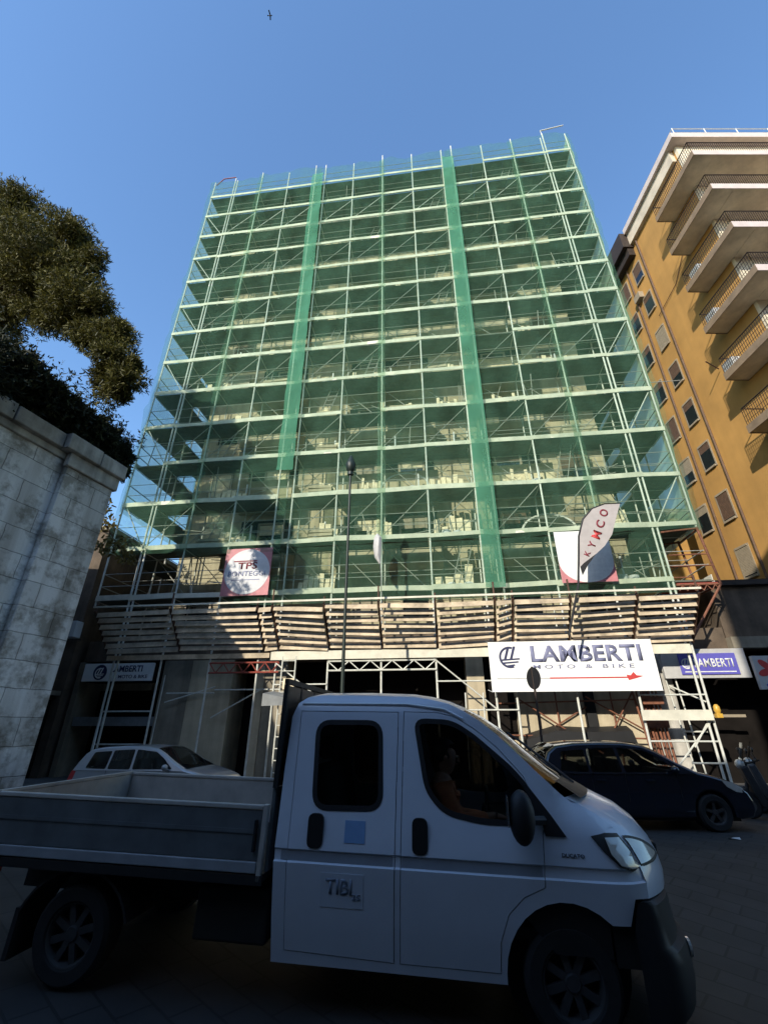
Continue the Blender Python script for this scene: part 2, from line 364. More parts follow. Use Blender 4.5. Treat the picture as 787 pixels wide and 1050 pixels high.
# ------------------------------------------------------------------ apartment building behind the scaffold
WALL=2.45
B=thing('apartment_building','tall apartment building wrapped in green netted scaffolding','building',(0,WALL,0),'f')
part(MB().box(-9.7,9.6,WALL,WALL+12,0.1,32.0),'wall',M['plaster'],B)
part(MB().box(-9.85,9.75,WALL-.15,WALL+12.1,32.0,32.9),'parapet',M['plaster_d'],B)
for fl in range(9):
    z0=4.75+3.05*fl
    for s in (-8.35,-5.5,-1.0,1.0,5.4,8.2):
        dw = fl and s in (-5.5,-1.0,1.0,5.4)
        h0=z0+(.0 if dw else .85)
        mb=MB(); mb.box(s-.62,s-.52,WALL-.07,WALL-.003,h0,z0+2.35).box(s+.52,s+.62,WALL-.07,WALL-.003,h0,z0+2.35).box(s-.519,s+.519,WALL-.07,WALL-.003,z0+2.25,z0+2.35)
        wn=part(mb,'window',M['frame_w'],B)
        part(MB().box(s-.519,s+.519,WALL-.03,WALL-.004,h0,z0+2.249),'pane',M['darkglass'],wn)
        if rnd.random()<.7:
            b0=z0+2.24-rnd.choice((.5,1.0,1.4))
            mb=MB(); z=b0
            while z<z0+2.2: mb.box(s-.51,s+.51,WALL-.06,WALL-.034,z,z+.055); z+=.062
            part(mb,'roller_shutter',rnd.choice((M['frame_w'],M['shutter'],M['boards'])),wn)
    for (a,b) in ((-7.1,-4.3),(-2.2,2.2),(4.2,7.0)):
        if fl:
            part(MB().box(a+.15,b-.15,WALL-.012,WALL-.003,z0-.03,z0+2.5),'dark_recess_panel',M['void'] if (fl*3+int(a))%3 else M['plaster_d'],B)  # flat panels on the wall, the dark ones paint in shaded recesses
            ba=part(MB().box(a,b,1.3,WALL-.014,z0-.22,z0-.04),'balcony',M['plaster'],B)
            part(MB().box(a,b,1.32,1.42,z0-.035,z0+.95).box(a,a+.1,1.424,WALL-.01,z0-.035,z0+.95).box(b-.1,b,1.424,WALL-.01,z0-.035,z0+.95),'balcony_parapet',M['plaster'] if fl%2 or a<0 else M['boards'],ba)
# arched pale awnings over two balcony doors
def awning(s,z,label):
    mb=MB(); n=14
    for i in range(n):
        a0=PI*i/n;a1=PI*(i+1)/n
        p=lambda a,r,y:(s-r*math.cos(a),y,z+.75*r*math.sin(a))
        mb.face([p(a0,1.1,1.28),p(a1,1.1,1.28),p(a1,1.1,2.3),p(a0,1.1,2.3)])
        mb.face([p(a0,1.02,1.28),p(a0,1.1,1.28),p(a1,1.1,1.28),p(a1,1.02,1.28)])
        mb.face([p(a0,1.02,1.28),p(a1,1.02,1.28),p(a1,1.02,2.3),p(a0,1.02,2.3)])
    solo(mb,'awning',M['sack'],label,'awning',(s,2.2,z))
awning(.75,10.9,'pale arched awning behind the green net just right of the street lamp top')
awning(6.4,8.6,'pale arched awning behind the green net above the faded white banner')
# ground floor, projecting to just behind the scaffold
GF=.80
def gf(a,b,z0,z1,m,name,yy=GF,d=None): return part(MB().box(a,b,yy,(WALL-.006 if d is None else yy+d),z0,z1),name,m,B)
gf(-11.6,11.2,3.95,4.7,M['brownwall'],'lintel_band')
gf(-11.6,-8.35,3.25,3.9,M['void'],'shop_fascia',GF+.1,.9)
gf(-11.75,-11.55,.1,3.94,M['plaster_d'],'pilaster'); 
gf(-8.3,-7.2,.1,3.94,M['plaster_d'],'pilaster'); gf(-7.19,-5.6,.1,3.94,M['plaster'],'pilaster'); gf(-4.75,-4.4,.1,3.94,M['plaster'],'pilaster')
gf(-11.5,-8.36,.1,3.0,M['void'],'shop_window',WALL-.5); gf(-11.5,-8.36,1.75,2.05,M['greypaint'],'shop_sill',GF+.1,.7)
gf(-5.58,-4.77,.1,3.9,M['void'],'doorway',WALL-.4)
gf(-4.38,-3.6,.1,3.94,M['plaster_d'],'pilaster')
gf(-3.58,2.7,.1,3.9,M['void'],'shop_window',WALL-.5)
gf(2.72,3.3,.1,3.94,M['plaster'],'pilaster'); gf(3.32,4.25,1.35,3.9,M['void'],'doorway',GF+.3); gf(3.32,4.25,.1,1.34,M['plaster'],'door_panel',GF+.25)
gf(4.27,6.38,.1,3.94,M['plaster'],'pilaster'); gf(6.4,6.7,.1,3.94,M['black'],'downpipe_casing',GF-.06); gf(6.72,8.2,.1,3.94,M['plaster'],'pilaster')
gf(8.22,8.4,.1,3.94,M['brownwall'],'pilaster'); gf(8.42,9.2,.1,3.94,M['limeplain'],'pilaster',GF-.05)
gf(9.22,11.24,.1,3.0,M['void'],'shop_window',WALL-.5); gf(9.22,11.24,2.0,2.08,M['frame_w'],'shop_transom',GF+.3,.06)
# single-storey shop in the gap on the right
SB=thing('shop_building','low brown single-storey shop between the scaffolding and the orange building','building',(14.2,1.3,0),'f')
part(MB().box(11.25,18.5,GF+.02,GF+9,4.1,6.1),'wall',M['brownwall'],SB)
part(MB().box(11.25,18.5,GF-.12,GF+9.1,6.103,6.28),'roof',M['darkbrown'],SB)
part(MB().box(11.2,18.5,GF-.3,GF+.017,4.0,4.35),'cornice',M['plaster_d'],SB)
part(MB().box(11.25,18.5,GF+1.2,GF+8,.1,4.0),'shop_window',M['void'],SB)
part(MB().box(14.0,14.4,GF,GF+1.19,.1,3.99),'pilaster',M['brownwall'],SB)
part(MB().box(12.3,13.9,GF+.5,GF+.6,1.1,2.6),'window_panel',M['darkglass'],SB)
# shop signs
def sign(name,a,b,z0,z1,y,m,label,cat='shop sign'):
    t=thing(name,label,cat,((a+b)/2,y,z0),'f'); part(MB().box(a,b,y,y+.12,z0,z1),'panel',m,t,bevel=.008); return t
def swoosh(mb,cx,cz,r,y,th=.004):
    # ring of horizontal swooshes crossed by slanted strokes
    for k in range(5):
        zz=-.9+.28*k; hw=math.sqrt(max(.05,1-zz*zz)); 
        if k<3: mb.prism([(cx-hw*r,y,cz+zz*r),(cx+hw*r,y,cz+(zz+.12)*r),(cx+hw*r*.98,y,cz+(zz+.26)*r),(cx-hw*r*.98,y,cz+(zz+.16)*r)],(0,-th,0))
    for dx in (-.45,.1):
        mb.prism([(cx+(dx-.1)*r,y-.0005,cz-.15*r),(cx+(dx+.14)*r,y-.0005,cz-.15*r),(cx+(dx+.55)*r,y-.0005,cz+1.0*r),(cx+(dx+.3)*r,y-.0005,cz+1.0*r)],(0,-th,0))
    n=20
    for i in range(n):
        a0=R(70)+R(220)*i/n;a1=R(70)+R(220)*(i+1)/n
        mb.prism([(cx+r*math.cos(a0),y-.001,cz+r*math.sin(a0)),(cx+r*math.cos(a1),y-.001,cz+r*math.sin(a1)),(cx+.8*r*math.cos(a1),y-.001,cz+.8*r*math.sin(a1)),(cx+.8*r*math.cos(a0),y-.001,cz+.8*r*math.sin(a0))],(0,-th,0))
    return mb
def disc(mb,cx,cz,r,y,th=.004,n=32,sx=1.):
    return mb.prism([(cx+sx*r*math.cos(2*PI*i/n),y,cz+r*math.sin(2*PI*i/n)) for i in range(n)],(0,-th,0))
t=sign('shop_sign',-11.4,-8.65,3.24,3.86,GF-.15,M['white'],'small white shop sign with round dark emblem above the left shop window')
e_=part(disc(MB(),-10.72,3.55,.27,GF-.152),'emblem',M['darknavy'],t); part(swoosh(MB(),-10.72,3.52,.19,GF-.16),'emblem_strokes',M['white'],e_)
part(text_into(MB(),'LAMBERTI',-10.3,-9.05,3.56,3.78,GF-.152,.02),'lettering',M['darknavy'],t)
part(text_into(MB(),'MOTO & BIKE',-9.95,-8.8,3.33,3.45,GF-.152,.01),'lettering',M['darknavy'],t)
t=sign('shop_sign',8.9,11.42,3.1,3.98,GF-.35,M['signgrey'],'long pale grey shop fascia with blue-violet name plate')
pl=part(MB().box(9.4,11.1,GF-.385,GF-.352,3.2,3.84),'name_plate',M['violet'],t,bevel=.01)
mb=text_into(MB(),'LAMBERTI',9.83,10.98,3.42,3.68,GF-.387,.02); swoosh(mb,9.61,3.53,.16,GF-.387); mb.box(9.5,11.0,GF-.39,GF-.387,3.27,3.3); part(mb,'lettering',M['sack'],pl)
t=sign('shop_sign',11.48,13.9,2.75,3.72,GF-.5,M['signgrey'],'grey shop sign with red petal emblem at the right edge','shop sign')
mb=MB()
for k in range(6):
    a=k*PI/3+.3; c=(11.95+.23*math.cos(a),3.3+.23*math.sin(a)); 
    mb.prism([(c[0]+.2*math.cos(q)*math.cos(a)-.1*math.sin(q)*math.sin(a),GF-.503,c[1]+.2*math.cos(q)*math.sin(a)+.1*math.sin(q)*math.cos(a)) for q in [2*PI*i/14 for i in range(14)]],(0,-.004-.0006*k,0))
part(mb,'emblem',M['red'],t); part(MB().box(11.65,13.6,GF-.505,GF-.502,2.84,2.9),'stripe',M['violet'],t)

# ------------------------------------------------------------------ scaffolding
SX=[-9.77,-7.95,-6.13,-4.38,-3.73,-1.91,-.09,1.73,3.56,4.19,6.0,7.8,9.7]
LO,RO=-11.15,10.98
SC=thing('scaffolding','tall pale tube scaffolding covering the apartment building in green net','scaffolding',(0,0,.15),'f')
Z=[6.15+2.01*k for k in range(14)]
TOP=34.2
for i,s in enumerate(SX):
    r=.036
    zt=TOP+.25*math.sin(i*2.3)
    mb=MB().tube((s,0,.17),(s,0,zt),r,8)
    if i in (0,12): mb.tube((s+(.16 if i==0 else -.16),.0,.17),(s+(.16 if i==0 else -.16),.0,TOP-.3),r,8)
    st=part(mb,'standard',M['steel'],SC,smooth=True)
    part(MB().box(s-.09,s+.09,-.09,.09,.152,.168),'base_plate',M['steel'],st)
    part(MB().tube((s,1.05,4.75),(s,1.05,zt-.6),r*.85,6),'standard',M['steel'],SC,smooth=True)
for s,zb in ((LO,5.9),(RO,7.9)):
    for y in (0,1.8,3.6,5.4):
        part(MB().tube((s,y,zb),(s,y,TOP-.2),.034,6),'standard',M['steel'],SC,smooth=True)
for k,z in enumerate(Z):
    mb=MB()
    x=LO
    while x<RO-.05:
        x2=min(x+1.83,RO)
        for j in range(3): mb.box(x+.006,x2-.006,.07+.33*j,.07+.33*j+.318,z-.06,z)
        x=x2
    for a,b in ((LO,-9.9),(9.85,RO)):
        for q in range(7): mb.box(a+.01,b-.01,1.07+1.8*q,1.07+1.8*q+1.78,z-.06,z)
    part(mb,'deck',M['deck'],SC)
    mb=MB(); EX=[LO]+SX+([RO] if k else [])
    for a,b in zip(EX,EX[1:]):
        if rnd.random()<.04: continue
        h=rnd.uniform(.10,.15); t1=rnd.uniform(-.03,.03); mb.obox(((a+b)/2,-.04+rnd.uniform(-.012,.012),z-.07+h/2+.03),((b-a)/2+.03,0,t1),(0,.012,0),(0,0,h/2+.03))
    mb.box(RO-.03,RO-.005,.02,6,z-.04,z+.15); mb.box(LO+.005,LO+.03,.02,6,z-.04,z+.15)
    part(mb,'toe_board',M['toe'],SC)
    mb=MB()
    for h in (.5,1.0):
        mb.tube((LO,.02,z+h),(RO,.02,z+h),.014,5)
        if k<13:
            mb.tube((RO-.02,0,z+h),(RO-.02,5.8,z+h),.022,5); mb.tube((LO+.02,0,z+h),(LO+.02,5.8,z+h),.022,5)
    part(mb,'guard_rail',M['steeld'],SC)
    mb=MB(); mb.tube((LO,1.06,z-.1),(RO,1.06,z-.1),.022,5)
    for s in SX+[LO,RO]: mb.tube((s,0,z-.09),(s,1.05,z-.09),.022,5)
    part(mb,'ledger',M['steel'],SC)
# bay braces
nb=0; rest=MB()
for k in range(13):
    for a,b in zip(SX,SX[1:]):
        if b-a<1: continue
        z=Z[k]
        up=(k%2==1)
        y=.06 if up else .98
        p=(a+.06,y,z+.15);q=(b-.06,y,z+1.9)
        if not up: p,q=(a+.06,y,z+1.9),(b-.06,y,z+.15)
        if nb<100: part(MB().tube(p,q,.017,5),'diagonal_brace',M['steeld'],SC); nb+=1
        else: rest.tube(p,q,.02,5)
part(rest,'diagonal_brace',M['steel'],SC,kind='stuff')
for k in range(0,13,1):
    for s,y0 in ((9.78,.1),(-9.85,.1)):
        sg=1 if s>0 else -1
        if k%2: part(MB().tube((s,.03,Z[k]+.1),(s+sg*1.15,.03,Z[k]+1.95),.022,5),'end_brace',M['steel'],SC)
        else: part(MB().tube((s+sg*.05,1.1,Z[k]+.2),(s+sg*1.1,2.8,Z[k]+1.9),.022,5),'end_brace',M['steel'],SC)
mess=random.Random(21)
for k in range(13):
    mb=MB()
    for q in range(9):
        s_=mess.uniform(LO+.3,RO-.3); kind=mess.random()
        if kind<.5: mb.tube((s_,mess.uniform(.1,.9),Z[k]),(s_+mess.uniform(-.15,.15),mess.uniform(.1,.9),Z[k]+mess.uniform(.8,1.95)),.02,5)
        elif kind<.8: mb.tube((s_,.95,Z[k]+mess.uniform(.3,1.2)),(s_+mess.uniform(1.2,3.4),.98,Z[k]+mess.uniform(.3,1.5)),.018,5)
        else: mb.tube((s_,.3,Z[k]+.05),(s_+mess.uniform(-.9,.9),1.0,Z[k]+1.9),.018,5)
    mb.tube((LO,1.0,Z[k]+1.0),(RO,1.0,Z[k]+1.0),.014,5)
    part(mb,'loose_tube',M['steeld'],SC,kind='stuff')
    x=mess.choice([-2.9,2.6,-7.2,6.9,-.9]); mb=MB()
    for dx in (-.2,.2): mb.tube((x+dx,.35,Z[k]),(x+dx+.55,.55,Z[k]+2.0),.018,5)
    for r_ in range(7): mb.tube((x-.2+.078*r_+.03,.38+.03*r_,Z[k]+.15+.27*r_),(x+.2+.078*r_+.03,.38+.03*r_,Z[k]+.15+.27*r_),.012,4)
    part(mb,'deck_ladder',M['steeld'],SC)
# nets
def sheet(fn,nu,nv,amp=.05,sc=.9):
    mb=MB(); g=[]
    for i in range(nu+1):
        row=[]
        for j in range(nv+1):
            p,nrm=fn(i/nu,j/nv); q=Vector(p); d=(mnoise.noise(q*sc+Vector((3,1,7)))+.5*mnoise.noise(q*sc*2.7))*amp
            row.append(mb.bm.verts.new(q+Vector(nrm)*d))
        g.append(row)
    for i in range(nu):
        for j in range(nv): mb.bm.faces.new((g[i][j],g[i+1][j],g[i+1][j+1],g[i][j+1]))
    return mb
NE=[LO,-7.9,-4.1,-.1,3.9,7.7,RO]
for i,(a,b) in enumerate(zip(NE,NE[1:])):
    ov=.16; yy=-.13-.035*(i%2); z0=7.9 if i!=1 else 7.7; z1=33.75+.12*math.sin(i*1.7)
    part(sheet(lambda u,v:((a-ov+(b-a+2*ov)*u,yy-.05*math.sin(v*13*PI)**2,z0+(z1-z0)*v),(0,1,0)),22,104,.16,1.1),'debris_net',M['net'],SC,smooth=True)
part(sheet(lambda u,v:((-6.1+(9.7+6.1)*u,-.12,5.7+2.17*v),(0,1,0)),40,8,.12,1.3),'debris_net',M['net'],SC,smooth=True)
part(sheet(lambda u,v:((RO+.08,-.05+13*u,7.9+(33.7-7.9)*v),(1,0,0)),14,70,.08),'debris_net',M['netside'],SC,smooth=True)
part(sheet(lambda u,v:((LO-.08,-.05+13*u,9.9+(33.7-9.9)*v),(1,0,0)),14,70,.08),'debris_net',M['netpale'],SC,smooth=True)
part(sheet(lambda u,v:((-4.40+.69*u,-.42,11.2+(32.6-11.2)*v),(0,1,0)),6,90,.14),'net_strip',M['netd'],SC,smooth=True)
part(sheet(lambda u,v:((3.54+.67*u,-.42,6.0+(32.6-6.0)*v),(0,1,0)),6,90,.14),'net_strip',M['netd'],SC,smooth=True)
# top frames with hoist arms
part(MB().path([(-9.8,-.02,34.3),(-10.6,-.05,34.25),(-11.0,-.05,33.6)],.03),'hoist_arm',M['redtube'],SC)
part(MB().path([(9.7,0,34.1),(9.6,-.1,34.5),(11.0,-.1,34.75)],.035),'hoist_arm',M['steel'],SC)
# protective fan of louvred planks
EDG=[-10.05,-7.26,-4.15,-3.63,-1.86,-.04,1.8,3.68,4.24,5.99,7.96,9.73]
fan=lambda t:(-.12-1.15*t,4.12+1.28*t)
for i,(a,b) in enumerate(zip(EDG,EDG[1:])):
    mb=MB(); n=7; sag=rnd.uniform(-.05,.05); sk=rnd.uniform(-.05,.05)
    for k in range(n):
        y,z=fan((k+.35)/n); c=((a+b)/2,y+rnd.uniform(-.015,.015),z+sag*.4+rnd.uniform(-.012,.012))
        tl=rnd.uniform(-.006,.006)
        mb.obox(c,((b-a)/2-.045,rnd.uniform(-.02,.02),sk+rnd.uniform(-.018,.018)),(0,-.016,-.080+tl),(0,.011,-.002))
    part(mb,'fan_panel',M['plank'],SC)
for i,a in enumerate(EDG):
    y0,z0=fan(0);y1,z1=fan(1.0)
    br=part(MB().obox((a,(y0+y1)/2+.07,(z0+z1)/2),(.03,0,0),(0,.58,-.645),(0,.03,.027)),'fan_bracket',M['bracket'],SC)
    part(MB().tube((a,y1+.1,z1-.05),(a,y1+.1,z1+(.55 if i%2 else .25)),.03,6),'fan_post',M['bracket'],br)
part(MB().box(-10.05,9.75,-1.36,-1.32,5.46,5.52),'fan_rail',M['toe'],SC)
part(MB().box(-3.9,9.6,-.13,-.09,3.78,4.06),'fascia_board',M['toe'],SC)
part(MB().box(-10.0,-3.95,-.13,-.09,3.86,4.02),'fascia_board',M['plank'],SC)
def girder(a,b,z0,z1,m,n):
    mb=MB().tube((a,-.05,z0),(b,-.05,z0),.03,6).tube((a,-.05,z1),(b,-.05,z1),.03,6)
    for i in range(n):
        x0=a+(b-a)*i/n;x1=a+(b-a)*(i+.5)/n;x2=a+(b-a)*(i+1)/n
        mb.tube((x0,-.05,z1),(x1,-.05,z0),.02,5).tube((x1,-.05,z0),(x2,-.05,z1),.02,5)
    part(mb,'lattice_girder',m,SC)
girder(-6.1,-3.6,3.4,3.72,M['redtube'],5); girder(-1.9,1.73,3.42,3.72,M['steel'],5)
# rust-coloured loading frame at the right corner
mb=MB()
for y in (-.05,1.3):
    mb.path([(9.75,y,4.2),(11.12,y,5.95),(10.95,y,8.0)],.04); mb.tube((9.75,y,5.95),(11.12,y,5.95),.035); mb.tube((9.75,y,7.85),(11.0,y,7.95),.035); mb.tube((9.8,y,6.6),(11.05,y,6.6),.022); mb.tube((9.8,y,7.0),(11.0,y,7.0),.022)
mb.tube((11.12,-.05,5.95),(11.12,1.3,5.95),.035).tube((10.95,-.05,7.9),(10.95,1.3,7.9),.035)
for i in range(5): mb.tube((9.8+.25*i,-.06,5.75),(9.93+.25*i,-.06,5.93),.016).tube((9.93+.25*i,-.06,5.93),(10.05+.25*i,-.06,5.75),.016)
part(mb,'loading_frame',M['rust'],SC)
part(MB().box(9.8,11.08,0,1.25,5.99,6.03),'loading_platform',M['redtube'],SC)
# ground-level tubes
def gt(*pts,r=.024,m='steel',name='ground_tube'): part(MB().path(pts,r),name,M[m],SC)
gt((-9.8,0,1.2),(-7.95,0,1.2)); gt((-9.8,0,2.2),(-7.95,0,2.2)); gt((-9.75,0,2.2),(-9.2,-.7,.2)); gt((-7.95,.4,3.4),(-8.0,.4,.2))
gt((-3.73,-.05,3.7),(-1.91,-.05,2.4)); gt((-1.91,-.05,3.0),(-3.7,-.05,3.0)); gt((-6.1,.6,2.9),(-3.7,.6,2.9)); gt((-6.1,.6,2.0),(-4.4,.6,2.9)); gt((-7.9,.6,2.5),(-6.1,.6,3.0)); gt((-7.9,.6,2.8),(-6.1,.6,2.8))
gt((1.73,-.05,3.7),(3.56,-.05,2.2)); gt((1.73,-.05,3.05),(3.56,-.05,3.05)); gt((1.73,-.05,2.2),(4.19,-.05,2.2)); 
gt((3.56,.5,2.4),(7.8,.5,2.5),m='rust'); gt((3.56,.5,1.5),(8.2,.5,1.4),m='rust'); gt((4.2,.5,2.6),(6.6,.5,1.0),m='rust'); gt((4.0,.7,1.0),(6.4,.7,2.3),m='rust'); gt((6.4,.6,2.6),(8.2,.6,1.5),m='rust'); gt((6.6,.6,1.0),(7.9,.6,2.8),m='rust')
for s in (4.9,5.5,7.2): gt((s,.7,.16),(s,.7,3.7),m='rust')
for s in (2.55,3.1): gt((s,-.1,.16),(s+.05,-.1,2.7))
gt((7.8,0,2.6),(9.7,0,2.6)); gt((7.8,0,1.35),(9.7,0,1.35)); gt((8.2,0,.5),(9.7,0,1.95)); gt((9.0,0,1.2),(9.65,0,2.0)); gt((8.8,0,.8),(9.7,0,.8))
gt((9.15,.6,.16),(8.9,.6,3.7)); gt((9.4,.6,.16),(9.2,.6,3.7)); gt((9.0,.6,2.9),(9.7,.1,2.4)); gt((9.1,.6,1.6),(9.5,.1,1.6))
part(MB().box(7.7,9.65,-.16,-.12,1.9,2.18),'plank_board',M['toe'],SC)
# narrow ladder
mb=MB()
for s in (-3.48,-3.02): mb.tube((s,-.12,.16),(s+.02,-.12,3.9),.026)
for i in range(11): mb.tube((-3.48,-.12,.45+.33*i),(-3.0,-.12,.45+.33*i),.016)
solo(mb,'ladder',M['steel'],'pale metal ladder standing under the plank fan behind the truck cab','ladder',(-3.25,-.12,.16))
# bundle of props
mb=MB()
for i in range(7):
    s=8.0+.09*i; mb.tube((s,.3+.05*(i%2),.16),(s-.22+.03*i,.5,3.1+.12*(i%3)),.034)
for z in (1.7,2.35): mb.box(7.95,8.55,.2,.46,z,z+.22)
solo(mb,'prop_bundle',M['rust'],'bundle of rusty props standing against the cream wall under the large white banner','props',(8.2,.3,.16))
# hazard lamp, notice
t=thing('warning_lamp','yellow warning lamp on the pale corner tubes at the right','lamp',(9.78,-.18,2.02),'f')
part(MB().lathe([(0,0),(.06,.0),(.09,.07),(.08,.18),(.04,.24),(0,.245)],(9.78,-.2,2.08),'z',16),'lens',M['yellow'],t,smooth=True); part(MB().box(9.70,9.86,-.28,-.12,1.96,2.077),'battery_box',M['yellow'],t,bevel=.01)
t=thing('notice_board','small yellowish notice hung on the tubes above the truck cab','notice',(-3.15,-.2,2.85),'f')
part(MB().box(-3.35,-2.97,-.22,-.2,2.84,3.18),'panel',M['boards'],t); part(MB().box(-3.22,-3.1,-.224,-.221,2.93,3.08),'print',M['darkred'],t)
# dark fabric stall awning in front of the cream wall
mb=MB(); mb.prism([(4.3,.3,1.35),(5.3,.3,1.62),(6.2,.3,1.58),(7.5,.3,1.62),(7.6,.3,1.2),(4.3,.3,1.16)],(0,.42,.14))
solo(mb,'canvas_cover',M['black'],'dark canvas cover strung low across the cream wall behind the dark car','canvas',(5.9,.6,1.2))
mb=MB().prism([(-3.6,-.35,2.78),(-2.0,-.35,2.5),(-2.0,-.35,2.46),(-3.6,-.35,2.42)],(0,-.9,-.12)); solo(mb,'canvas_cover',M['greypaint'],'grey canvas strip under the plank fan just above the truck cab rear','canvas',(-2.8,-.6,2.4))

# ------------------------------------------------------------------ banners and flags
def ripple(mb,amp=.02,sc=1.3):
    for v in mb.bm.verts: v.co.y+=amp*mnoise.noise(Vector((v.co.x*sc,4,v.co.z*sc)))
    return mb
yb=-.3
t=thing('banner','large white shop banner with blue lettering and red arrow below the fan','banner',(5.9,yb,2.7),'f')
part(MB().box(3.42,8.4,yb,yb+.012,2.7,4.2),'sheet',M['white'],t)
part(text_into(MB(),'LAMBERTI',4.72,8.05,3.56,4.06,yb-.002,.035,1.05),'lettering',M['navy'],t)
part(text_into(MB(),'MOTO & BIKE',4.75,7.75,3.36,3.48,yb-.002,.012,1.6),'lettering',M['navy'],t)
part(swoosh(MB(),4.06,3.72,.33,yb-.002),'emblem',M['darknavy'],t)
mb=MB().box(3.6,5.2,yb-.006,yb-.002,3.07,3.10); part(mb,'grey_stripe',M['signgrey'],t)
part(MB().box(5.203,7.55,yb-.006,yb-.002,3.065,3.105),'red_stripe',M['red'],t)
part(MB().prism([(7.5,yb-.002,3.0),(7.7,yb-.002,3.05),(7.95,yb-.002,3.12),(7.75,yb-.002,3.14),(7.68,yb-.002,3.24),(7.58,yb-.002,3.14),(7.46,yb-.002,3.16)],(0,-.005,0)),'flame_mark',M['red'],t)
mb=MB()
for s,z in ((3.42,4.2),(8.4,4.2),(3.42,2.7),(8.4,2.7),(5.9,4.2)): mb.tube((s,yb,z),(s+(.1 if s>5 else -.1),-.03,z+.08),.008,4)
part(mb,'tie',M['sack'],t)
def rbanner(a,b,z0,z1,label,fade):
    y=-.24; t=thing('banner',label,'banner',((a+b)/2,y,z0),'f')
    part(MB().box(a,b,y,y+.012,z0,z1),'sheet',M['pinkred'] if not fade else M['sack'],t)
    if fade:
        for sx in (0,1):
            mb=MB(); cx=a if sx==0 else b; d=1 if sx==0 else -1
            mb.prism([(cx,y-.001,z0)]+[(cx+d*(.85-.85*math.sin(q)),y-.001,z0+.75*(1-math.cos(q))) for q in [PI/2*i/8 for i in range(9)]],(0,-.004,0)); part(mb,'faded_corner',M['pinkred'],t)
        return t,y
    d_=part(disc(MB(),(a+b)/2,(z0+z1)/2,.88,y-.001,.004,40),'white_disc',M['discw'],t)
    return t,y
t,y=rbanner(-6.05,-4.22,6.04,7.88,'square red-cornered banner with white disc hung on the left of the scaffolding',False)
part(text_into(MB(),'TPS',-5.5,-4.75,7.05,7.32,y-.006,.02),'lettering',M['darkred'],t); part(MB().box(-5.7,-4.78,y-.009,y-.006,7.34,7.39),'bar',M['darkred'],t)
part(text_into(MB(),'PONTEGGI',-5.85,-4.4,6.78,6.97,y-.006,.01),'lettering',M['navy'],t); part(MB().box(-5.7,-4.6,y-.008,y-.006,6.62,6.65),'rule',M['navy'],t)
t,y=rbanner(6.1,7.9,6.1,7.97,'faded white banner with pink corners hung on the right behind the feather flag',True)
# feather flag
yf=-1.3
pole=[(5.72,yf,4.2),(6.27,yf,5.72),(6.42,yf,6.5),(6.58,yf,7.35),(6.82,yf,7.95),(7.18,yf,8.32),(7.62,yf,8.48),(8.17,yf,8.46)]
t=thing('feather_flag','white feather flag with red lettering on a dark curved pole above the fan','flag',(5.72,yf,4.2),'f')
part(MB().path(pole,[.035,.035,.032,.03,.03,.026,.02,.012],8),'pole',M['black'],t,smooth=True)
cl=[(6.42,6.42),(6.58,7.35),(6.82,7.93),(7.18,8.3),(7.62,8.45),(8.1,8.44),(7.92,8.05),(7.62,7.36),(7.32,6.98),(6.98,6.7),(6.66,6.36),(6.45,6.05)]
part(MB().prism([(x,yf-.01,z) for x,z in cl],(0,.012,0)),'cloth',M['flagcloth'],t)
part(MB().prism([(6.43,yf-.013,6.3),(6.56,yf-.013,6.42),(7.0,yf-.013,6.72),(6.66,yf-.013,6.33),(6.45,yf-.013,6.02)],(0,-.004,0)),'dark_hem',M['black'],t)
def glyph(ch,c,s,ang,m):
    ca,sa=math.cos(ang),math.sin(ang)
    def f(u,w):
        x=(u-.5)*s;z=(w-.5)*s; return (c[0]+x*ca-z*sa,yf-.014,c[1]+x*sa+z*ca)
    part(text_into(MB(),ch,0,1,0,1,0,.03,rot=f),'lettering',M[m],t)
glyph('O',(7.52,8.14),.27,R(65),'darkred'); glyph('C',(7.33,7.74),.27,R(65),'darkred'); glyph('M',(7.14,7.37),.27,R(62),'red'); glyph('Y',(6.93,7.03),.22,R(60),'darkred'); glyph('K',(6.73,6.74),.17,R(60),'darkred')
# small furled flag
t=thing('furled_flag','small furled grey flag on a thin pole above the fan near the street lamp','flag',(.02,-1.1,5.2),'f')
part(MB().path([(.08,-1.1,5.1),(.0,-1.1,6.9),(-.12,-1.1,7.85)],.014,6),'pole',M['chrome'],t)
part(MB().path([(-.0,-1.1,6.75),(-.08,-1.1,7.0),(-.1,-1.1,7.35),(-.08,-1.1,7.7),(-.1,-1.1,7.86)],[.03,.11,.15,.14,.03],8),'cloth',M['signgrey'],t,smooth=True)

